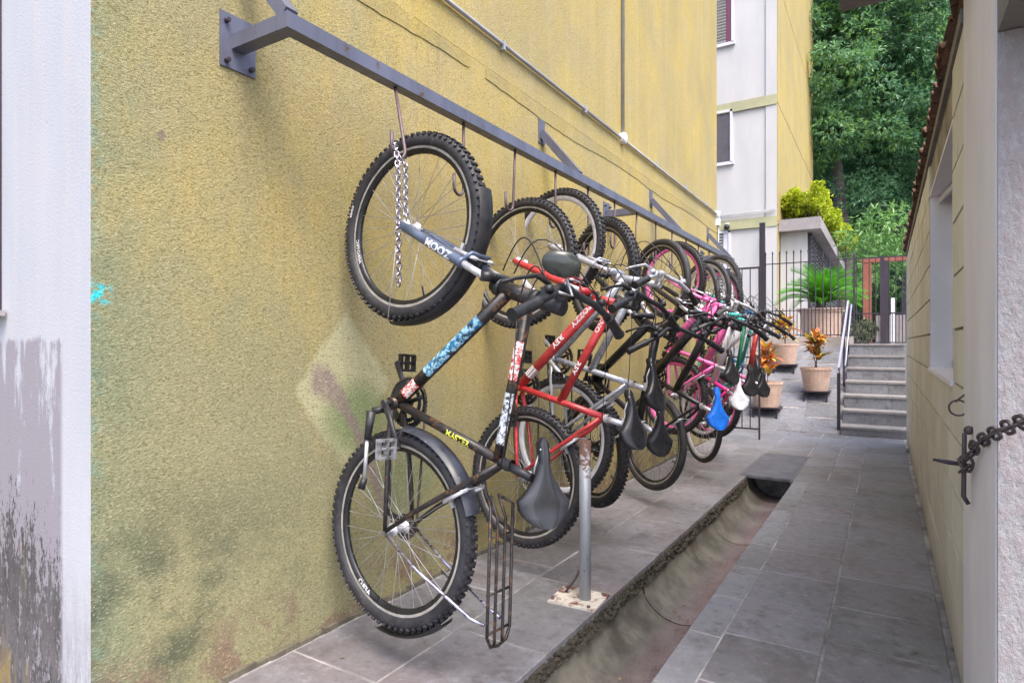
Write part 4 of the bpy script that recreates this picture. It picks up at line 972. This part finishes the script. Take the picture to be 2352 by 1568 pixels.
b.tube([hp(.0, 9.12, .80+hz(9.12)), hp(.0, 11.5, .80+hz(11.5))], [(.030, .018)]*2, 4, sm=False, flat=(0, 0, 1)); b.build('top_rail', [LILACD], hr)
b = MB(); b.tube([hp(.05, 9.6, .62+hz(9.6)), hp(.05, 11.4, .78+hz(11.4)), hp(.05, 11.5, .70+hz(11.5))], .012, 8); b.build('tube_rail', [LILACD], hr)
b = MB(); b.bb(-.02, .02, -.05, .0, .0, .80); b.build('post', [IRON], hr)
for y_ in (10.3, 11.45): 
    b = MB(); b.bb(-.015, .015, y_-9.15-.02, y_-9.15+.02, hz(y_)-.1, .79+hz(y_)); b.build('post', [IRON], hr)
b = MB(); b.tube([hp(0, 9.15, .70+hz(9.15)), hp(0, 11.45, .70+hz(11.45))], [(.03, .006)]*2, 4, sm=False, flat=(0, 0, 1)); b.build('lower_rail', [IRON], hr)

# ---------------------------------------------------------------- iron fence and gate at the top
YF = 11.72
fn = thing('iron_fence', 'tall dark iron railing with spear tips on the kerb above the ramp', 'fence', (-1.9, YF, ZT+.12))
def spear(root, x, z0, z1, r=.009):
    b = MB(); b.tube([(x, 0, z0), (x, 0, z1)], r, 6, sm=False); b.lathe([(.001, z1+.07), (.016, z1+.02), (.001, z1-.01)], (x, 0, 0), 'Z', 6); return b.build('bar', [IR], root)
for i in range(13):
    x_ = .06+i*.115
    if x_ < 1.42: spear(fn, x_, 0, 1.46)
for z_ in (.03, .46, 1.30):
    b = MB(); b.bb(0, 1.42, -.012, .012, z_-.008, z_+.008); b.build('rail', [IR], fn)
for i in range(12): bar(fn, (.115+i*.115, 0, .03), (.115+i*.115, 0, .50), .007)
b = MB(); b.bb(-.04, .05, -.04, .05, -.6, 2.05); b.build('gate_post', [IRON], fn)
g2 = thing('iron_gate', 'dark iron double gate closing the top of the grey steps', 'gate', (-.44, YF, ZT))
for z_ in (.02, .50, 1.42):
    b = MB(); b.bb(0, .78, -.012, .012, z_-.01, z_+.01); b.build('rail', [IR], g2)
for i in range(9): bar(g2, (.02+i*.093, 0, .02), (.02+i*.093, 0, 1.42), .0075)
for i in range(8): bar(g2, (.066+i*.093, 0, .02), (.066+i*.093, 0, .50), .006)
b = MB(); b.bb(.36, .42, -.02, .02, 0, 1.44); b.bb(-.03, .0, -.02, .02, 0, 1.5); b.build('gate_stile', [IR], g2)

# ---------------------------------------------------------------- potted plants on the ramp
def leaf_mesh(name, L_, w, mat, arch=.25):
    b = MB(); V = []; n = 5
    for i in range(n+1):
        t = i/n; ww = w*math.sin(math.pi*min(.97, .08+t*.92))**.8 if 0 < i < n else .002; x = L_*t; z_ = L_*(.25*t-arch*t*t*1.6)
        V += [(x, -ww, z_+ww*.3), (x, 0, z_), (x, ww, z_+ww*.3)]
    F = []
    for i in range(n): F += [(i*3, i*3+1, i*3+4, i*3+3), (i*3+1, i*3+2, i*3+5, i*3+4)]
    b.add(V, F, 0, True); return b.mesh(name, [mat])
CRL = [leaf_mesh('leaf', .15, .024, m_, a_) for m_ in (CROA, CROB, CROC, CROA, CROB) for a_ in (.2,)]
LILY = []
def potted(label, x, y, w, h, ph, seed, mix, gz_):
    rr = random.Random(seed); w *= 1.08; s = thing('plant_stand', label[0], 'plant stand', (x, y, gz_), 'small dark stands under the ramp pots')
    top = .10
    b = MB(); b.bb(-w*.43, w*.43, -w*.36, w*.36, top-.02, top)
    for sx in (-1, 1):
        for sy in (-1, 1): b.bb(sx*w*.34-.012, sx*w*.34+.012, sy*w*.28-.012, sy*w*.28+.012, -.0+ (sy*w*.28)*sl, top-.02)
    b.build('stand_top', [IRON], s)
    p = thing('potted_plant', label[1], 'potted plant', (x, y, gz_+top), 'croton plants in terracotta pots on the ramp')
    wb = w*.36; wt = w*.5
    b = MB(); b.lathe([(.001, .001), (wb, .001), (wt*.97, h-.035), (wt, h-.035), (wt, h), (wt-.02, h), (wt-.03, h-.04), (.001, h-.04)], (0, 0, 0), 'Z', 4 if False else 24, sm=False); b.build('pot', [TERRA], p)
    b = MB()
    for k_ in range(3): b.tube([(rr.uniform(-.03, .03), rr.uniform(-.03, .03), h-.05), (rr.uniform(-.05, .05), rr.uniform(-.05, .05), h+ph*.5), (rr.uniform(-.06, .06), rr.uniform(-.06, .06), h+ph*.95)], .006, 5)
    b.build('stem', [BARK], p)
    heads = [(0, 0, .95), (.05, .02, .72), (-.05, -.02, .5), (.03, -.03, .28), (-.02, .03, .8)]
    for q in range(80):
        hd_ = heads[q % len(heads)]; el = rr.uniform(-.3, 1.15); az = rr.uniform(0, 6.28); sc_ = rr.uniform(.8, 1.45)*(w/.38)
        ob('leaf', CRL[rr.choice(mix)], p, (hd_[0]+rr.uniform(-.02, .02), hd_[1]+rr.uniform(-.02, .02), h+ph*hd_[2]*.85+rr.uniform(-.03, .03)), (rr.uniform(-.4, .4), -el, az), (sc_, sc_, sc_))
for a_ in ((('low dark stand under the pot nearest the steps', 'red and yellow croton in a terracotta pot nearest the grey steps'), -.87, 9.93, .40, .34, .50, 1, (0, 1, 2, 2, 3)),
           (('low dark stand under the highest pot on the ramp', 'yellow and orange croton in the pot highest on the ramp by the fence'), -1.40, 10.75, .40, .33, .42, 2, (1, 4, 0, 3)),
           (('low dark stand under the pot lowest on the ramp', 'spiky orange croton in the pot lowest on the ramp behind the gate'), -1.47, 9.42, .42, .36, .52, 3, (0, 0, 3, 1, 2))):
    potted(a_[0], a_[1], a_[2], a_[3], a_[4], a_[5], a_[6], a_[7], rz(a_[2])-.0)

# big planter with cycad
cy = thing('cycad_planter', 'large terracotta planter with a bright green cycad behind the railing', 'planter', (-1.03, 12.7, ZT-.01))
b = MB(); b.lathe([(.001, .0), (.30, .0), (.36, .60), (.39, .60), (.39, .66), (.33, .66), (.32, .6), (.001, .6)], (0, 0, 0), 'Z', 28, sm=False); b.build('pot', [TERRA], cy)
b = MB(); b.tube([(0, 0, .55), (0, 0, .78)], [.10, .08], 10); b.build('trunk', [BARK], cy)
fr_ = MB(); rr = random.Random(4)
n = 22; P = [(.02+.62*t, 0, .62*t*.9-.62*t*t*.75) for t in np.linspace(0, 1, n)]
fr_.tube(P, [.007*(1-.8*i/n) for i in range(n)], 4)
for i in range(2, n):
    for s_ in (1, -1):
        for o_ in (0, .5):
            p_ = Vector(P[i-1]).lerp(Vector(P[i]), o_); L_ = .15*math.sin(math.pi*min(1, .15+.8*i/n))+.02; tip = p_+Vector((.06, s_*L_, .05)); fr_.add([p_+Vector((-.006, 0, 0)), p_+Vector((.008, 0, 0)), tip], [(0, 1, 2)])
FRM = fr_.mesh('frond', [CYC])
for i in range(46):
    az = i*2.4; el = .15+1.25*(i/46)**1.0; sc_ = rr.uniform(.95, 1.3)
    ob('frond', FRM, cy, (0, 0, .76), (rr.uniform(-.2, .2), -el+.45, az), (sc_, sc_, sc_))

# ---------------------------------------------------------------- second building behind
Y2 = 14.67; X2 = -2.06
b2 = thing('apartment_building', 'second apartment block behind, white end facade and yellow side wall', 'building', (X2, Y2, 0))
b = MB(); b.bb(-12, X2-.24, Y2, 22.4, -.3, 16); wbuild(b, 'end_wall', [WHITEF], b2)
b = MB(); b.bb(X2-.235, X2-.004, Y2-.03, 22.3, -.3, 16); wbuild(b, 'corner_pilaster', [WHITEF], b2)
zs = [-.3, 2.62, 5.33, 8.05, 10.8, 13.5, 16]
for i in range(6):
    b = MB(); b.bb(X2-.003, X2+.012, Y2-.03, 22.4, zs[i]+.012, zs[i+1]-.012); wbuild(b, 'side_wall_panel', [STUCCO2], b2)
def band_(z0, z1): b = MB(); b.bb(-12, X2-.002, Y2-.05, Y2-.0301, z0, z1); wbuild(b, 'floor_band', [OLIVE], b2)
for z_ in zs[1:5]: band_(z_-.02, z_+.20)
def window(x0, x1, z0, z1, kind):
    w = MB()
    for (a, c, d, e) in ((x0, x0+.05, z0, z1), (x1-.05, x1, z0, z1), (x0, x1, z1-.05, z1), (x0-.03, x1+.03, z0-.05, z0+.02)): w.bb(a, c, Y2-.06, Y2-.001, d, e)
    wo = wbuild(w, 'window', [LILAC], b2)
    if kind == 'glass':
        q = MB(); q.bb(x0+.05, x1-.05, Y2-.03, Y2-.002, z0+.02, z1-.05); p = wbuild(q, 'screen', [MESHD], b2); p.parent = wo
    else:
        n = int((z1-z0-.07)/.07)
        q = MB(); q.bb(x0+.05, x1-.17, Y2-.012, Y2-.002, z0+.02, z1-.05); p = wbuild(q, 'shutter_back', [CONC], b2); p.parent = wo
        for i in range(n):
            q = MB(); q.box(((x0+x1-.12)/2, Y2-.035, z0+.05+i*.07), (x1-x0-.22, .05, .012), Matrix.Rotation(-.7, 3, 'X')); p = wbuild(q, 'shutter_slat', [WHITEF], b2); p.parent = wo
        q = MB(); q.bb(x1-.16, x1-.06, Y2-.045, Y2-.01, z0+.02, z1-.05); p = wbuild(q, 'shutter_edge', [BURG if kind == 'b' else LILAC], b2); p.parent = wo
def xz(px, py, Y=Y2):
    u = (px-1176)/1401; d = Y/(.8526+.5225*u); return d*(-.5225+.8526*u), (787-py)/1401*d
xw1, zb = xz(1686, 98); window(xw1-1.6, xw1, zb, zb+1.5, 'b')
xw2, zb = xz(1683, 373); _, ztp = xz(1683, 262); window(xw2-1.6, xw2, zb, ztp+.1, 'glass')
xw3, zb = xz(1679, 700); _, ztp = xz(1679, 530); window(xw3-1.3, xw3, zb, ztp, 's')
b = MB()
for k_ in range(4): b.tube([(-6, Y2-.09, 2.90+.02*k_+.05), (-3.2, Y2-.085, 2.87+.025*k_), (X2-.02, Y2-.08, 2.93+.012*k_)], .010, 5)
tag(b.build('cable_bundle', [CONDUIT]), 'bundle of dark cables along the olive band of the white facade', 'cables')
b = MB(); b.tube([(-2.32, Y2-.10, 2.6), (-2.32, Y2-.10, -.1)], .035, 8); tag(b.build('drain_pipe', [WHITEF]), 'pale downpipe on the white facade beside the fence post', 'pipe')
cm = thing('security_camera', 'small dark round camera on the corner of the white facade', 'camera', (-3.12, Y2-.05, 2.66)); b = MB(); b.sphere((0, -.07, 0), .07, 12); b.build('lens_dome', [BLACKP], cm); b = MB(); b.bb(-.04, .04, -.05, .0, .0, .10); b.build('bracket', [WHITEP], cm)

# annex with roof slab and hedge
an = thing('annex', 'low white annex with concrete roof slab and dark tiled side', 'annex', (-1.7, 15.0, 0))
b = MB(); b.bb(X2+.02, -1.50, 15.0, 24, -.2, 2.48); wbuild(b, 'wall', [WHITEF], an)
b = MB(); b.bb(X2+.02, -1.20, 14.75, 24.2, 2.482, 2.74); wbuild(b, 'roof_slab', [CONC], an)
b = MB(); b.bb(-1.499, -1.44, 15.2, 23.8, .05, 2.45); wbuild(b, 'side_panel', [IRON], an)
b = MB()
for i in range(24): b.bb(-1.44, -1.41, 15.2, 23.8, .1+i*.1, .125+i*.1)
for i in range(18): b.bb(-1.438, -1.412, 15.2+i*.5, 15.23+i*.5, .06, 2.44)
stuff(wbuild(b, 'slat', [paint('slat_grey', (.12, .12, .14), .5)], an))

# leaf scatter with numpy
def leaves(name, mats, centres, radii, n_per, L_, w, seed, parent=None, loc=(0, 0, 0), droop=.5, shell=.75, flat=1.0):
    r = np.random.default_rng(seed); C = np.asarray(centres, float); Rd = np.asarray(radii, float)
    idx = np.repeat(np.arange(len(C)), n_per); N = len(idx)
    d = r.normal(size=(N, 3)); d /= np.linalg.norm(d, axis=1)[:, None]
    rad = Rd[idx]*(shell+(1-shell)*r.random(N))*r.uniform(.75, 1.1, N)
    P = C[idx]+d*rad[:, None]*np.array([1, 1, flat])
    # each sprig: 5 leaves fanning
    k = 5; P = np.repeat(P, k, 0); dd = np.repeat(d, k, 0)+r.normal(size=(N*k, 3))*.65; dd[:, 2] -= droop; dd /= np.linalg.norm(dd, axis=1)[:, None]
    sd2 = np.cross(dd, r.normal(size=(N*k, 3))); sd2 /= np.linalg.norm(sd2, axis=1)[:, None]
    ll = L_*r.uniform(.6, 1.3, N*k)[:, None]; ww = w*r.uniform(.7, 1.2, N*k)[:, None]
    a = P; b_ = P+dd*ll*.5+sd2*ww; c = P+dd*ll; e = P+dd*ll*.5-sd2*ww
    V = np.stack([a, b_, c, e], 1).reshape(-1, 3)-np.array(loc); nf = N*k
    me = bpy.data.meshes.new(name); me.vertices.add(len(V)); me.vertices.foreach_set('co', V.ravel()); me.loops.add(nf*4); me.loops.foreach_set('vertex_index', np.arange(nf*4)); me.polygons.add(nf)
    me.polygons.foreach_set('loop_start', np.arange(nf)*4)
    mi = np.repeat(r.integers(0, len(mats), N), k) if len(mats) > 1 else np.zeros(nf, int)
    for m in mats: me.materials.append(m)
    me.polygons.foreach_set('material_index', mi.astype(np.int32)); me.update(calc_edges=True); me.validate()
    return ob(name, me, parent)
def hedge():
    r = random.Random(8); C, Q = [], []
    h = thing('hedge', 'lime green clipped hedge growing on the annex roof slab', 'hedge', (-1.6, 15.4, 2.74))
    for i in range(330):
        y = r.uniform(14.9, 23.5); C.append((r.uniform(-1.95, -1.22+.04*(y-15)), y, 2.74+r.uniform(.28, .68))); Q.append(.15)
    leaves('foliage', [HEDGE], C, Q, 80, .06, .022, 3, h, h.location, .0, .4)
    b = MB()
    for i in range(60):
        x_, y_ = r.uniform(-.35, .4), r.uniform(-.4, 8); b.tube([(x_, y_, 0), (x_+r.uniform(-.1, .1), y_+r.uniform(-.1, .1), .35), (x_+r.uniform(-.2, .2), y_+r.uniform(-.2, .2), .65)], .008, 4)
    stuff(b.build('stems', [BARK], h))
hedge()

def tree(label, x, y, z, H, spread, cb_, ncl, nper, mats, seed, lean=(0, 0), L_=.165, w=.022, tr=.22, group='trees behind the top gate', crx=1, lo=.22):
    r = random.Random(seed); t = thing('tree', label, 'tree', (x, y, z), group)
    b = MB(); tops = []
    P = [(0, 0, -.5)]; 
    for i in range(1, 8): f_ = i/7; P.append((lean[0]*f_+r.uniform(-.15, .15), lean[1]*f_+r.uniform(-.15, .15), H*.85*f_))
    b.tube(P, [tr*(1-.75*i/7) for i in range(8)], 10)
    for i in range(16):
        s_ = r.uniform(lo, .95); k_ = min(6, int(s_*7)); p0 = Vector(P[k_]).lerp(Vector(P[k_+1]), s_*7-k_); az = r.uniform(0, 6.28); ln = spread*r.uniform(.5, .95)*(1.15-s_*.6)
        p1 = p0+Vector((math.cos(az)*ln*.5, math.sin(az)*ln*.5, ln*.35)); p2 = p0+Vector((math.cos(az)*ln, math.sin(az)*ln, ln*.5+r.uniform(-.3, .6)))
        rr0 = tr*(1-.75*s_)*.5; b.tube([p0, p1, p2], [rr0, rr0*.6, rr0*.2], 6); tops.append(p1); tops.append(p2)
    b.build('trunk', [BARK], t)
    C, Q = [], []
    for i in range(ncl):
        if i < len(tops)*3: c = tops[i % len(tops)]+Vector((r.uniform(-.8, .8), r.uniform(-.8, .8), r.uniform(-.5, .8)))
        else:
            a = r.uniform(0, 6.28); rr_ = spread*math.sqrt(r.random()); hh = r.random(); prof = math.sin(math.pi*min(1, .12+.86*hh))**.6
            c = Vector((math.cos(a)*rr_*prof*crx, math.sin(a)*rr_*prof, cb_+(H-cb_)*hh))
        C.append((c.x+x, c.y+y, c.z+z)); Q.append(r.uniform(.45, 1.0))
    leaves('crown', mats, C, Q, nper, L_, w, seed, t, t.location, .7, .55, .6)
def XYat(px, Y):
    u = (px-1176)/1401; d = Y/(.8526+.5225*u); return d*(-.5225+.8526*u)
tree('tall dark tree with a straight trunk rising behind the cycad planter', XYat(1937, 24), 24, ZT, 13, 3.4, 6.2, 230, 125, [LEAF1, LEAF1, LEAF2], 11, (-.2, 0), tr=.3, lo=.58)
tree('broad blue green tree whose crown hangs over the top gate', XYat(2080, 27), 27, ZT, 15, 4.4, 4.6, 260, 125, [LEAF1], 12, (.4, 0))
tree('darker tree filling the gap beside the yellow building edge', XYat(1890, 33), 33, ZT, 17, 5.0, 4.5, 260, 110, [LEAF1, LEAF2], 13, (0, 0), .21, .03)
tree('mid green tree behind the block outbuilding roof', XYat(2180, 33), 33, ZT, 16, 5.2, 3.5, 240, 110, [LEAF2, LEAF1], 14, (0, 0), .21, .03)
tree('pale feathery green tree low beside the far end of the outbuilding', XYat(2085, 16.5), 16.5, ZT, 3.3, 1.0, 2.1, 26, 42, [LEAF2], 15, (.1, 0), .16, .02, .05)
# wooded slope behind
b = MB(); n1, n2 = 24, 16; V = []; rr = random.Random(2)
for i in range(n1):
    for j in range(n2):
        x_ = -30+60*i/(n1-1); y_ = 38+40*j/(n2-1); V.append((x_, y_, ZT-.3+(y_-38)*.42+rr.uniform(-.5, .5) if j else -1))
b.add(V, [(i*n2+j, (i+1)*n2+j, (i+1)*n2+j+1, i*n2+j+1) for i in range(n1-1) for j in range(n2-1)], 0, True); hill = struct(b.build('hillside', [EARTH]))
C, Q = [], []
for i in range(330):
    y_ = rr.uniform(36, 62); px_ = rr.uniform(1830, 2260); C.append((XYat(px_, y_), y_, ZT+(y_-38)*.42+rr.uniform(.2, 3.5))); Q.append(rr.uniform(.8, 1.6))
stuff(leaves('undergrowth', [LEAF3, LEAF2, LEAF1], C, Q, 90, .3, .045, 21, None, (0, 0, 0), .5, .5))
C, Q = [], []
for i in range(55):
    y_ = rr.uniform(52, 66); px_ = rr.uniform(1800, 2300); C.append((XYat(px_, y_), y_, rr.uniform(6, 30))); Q.append(rr.uniform(1.5, 3.0))
stuff(leaves('far_wood', [LEAF1], C, Q, 60, .9, .16, 22, None, (0, 0, 0), .5, .5))
# red pergola, white post, planting bed
pg = thing('red_pergola', 'red painted post and beam frame behind the top gate', 'pergola', (XYat(1992, 14.2), 14.2, ZT))
b = MB(); b.bb(-.075, .075, -.07, .07, 0, 1.62); b.build('post', [REDBEAM], pg); b = MB(); b.bb(-.10, 1.3, -.08, .08, 1.622, 1.71); b.build('beam', [REDBEAM], pg)
b = MB(); b.bb(1.15, 1.3, -.08, .08, 0, 1.62); b.build('post', [REDBEAM], pg)
b = MB(); X_ = XYat(2051, 15); b.bb(X_-.035, X_+.035, 14.97, 15.03, ZT, ZT+.95); tag(b.build('white_post', [WHITEP]), 'thin white post standing behind the gate bars', 'post')
b = MB(); X_ = XYat(2035, 13.4); b.bb(X_-.05, X_+.05, 13.35, 13.45, ZT, ZT+1.55); tag(b.build('dark_post', [IRON]), 'dark square post just behind the gate', 'post')
b = MB(); b.bb(XYat(2010, 19), 4, 19, 19.2, ZT-.02, ZT+.75); tag(b.build('low_wall', [CONC]), 'low grey wall behind the gate and red frame', 'wall')
C = [(XYat(1972, 13.4)+random.uniform(-.2, .2), 13.4+random.uniform(-.3, .3), ZT+random.uniform(.05, .35)) for _ in range(14)]
bd = thing('shrub', 'low brownish shrub beside the red post', 'shrub', (XYat(1972, 13.4), 13.4, ZT)); leaves('foliage', [LEAF3], C, [.12]*14, 50, .09, .02, 31, bd, bd.location, .2, .4)

# dry leaves and grit lying in the drain and on the paving
b = MB(); rr = random.Random(77)
for _ in range(110):
    if rr.random() < .6: x_ = rr.uniform(-.93, -.72); y_ = rr.uniform(1.2, 5.3); z_ = g(y_)-.055-math.sqrt(max(0, 1-((x_+.8485)/.19)**2))*.168+.006
    else: x_ = rr.choice((rr.uniform(-1.82, -1.2), rr.uniform(.02, .19))); y_ = rr.uniform(1.3, 6); z_ = g(y_)+.003
    s_ = rr.uniform(.004, .014); a = rr.uniform(0, 6.28); c_, d_ = math.cos(a)*s_, math.sin(a)*s_
    b.add([(x_-c_, y_-d_, z_), (x_+d_*.5, y_-c_*.5, z_+.002), (x_+c_, y_+d_, z_+.003), (x_-d_*.5, y_+c_*.5, z_+.001)], [(0, 1, 2, 3)])
stuff(b.build('leaf_litter', [gritty('dry_leaf_litter', (.10, .06, .03), (.35, .26, .14), 20)]))
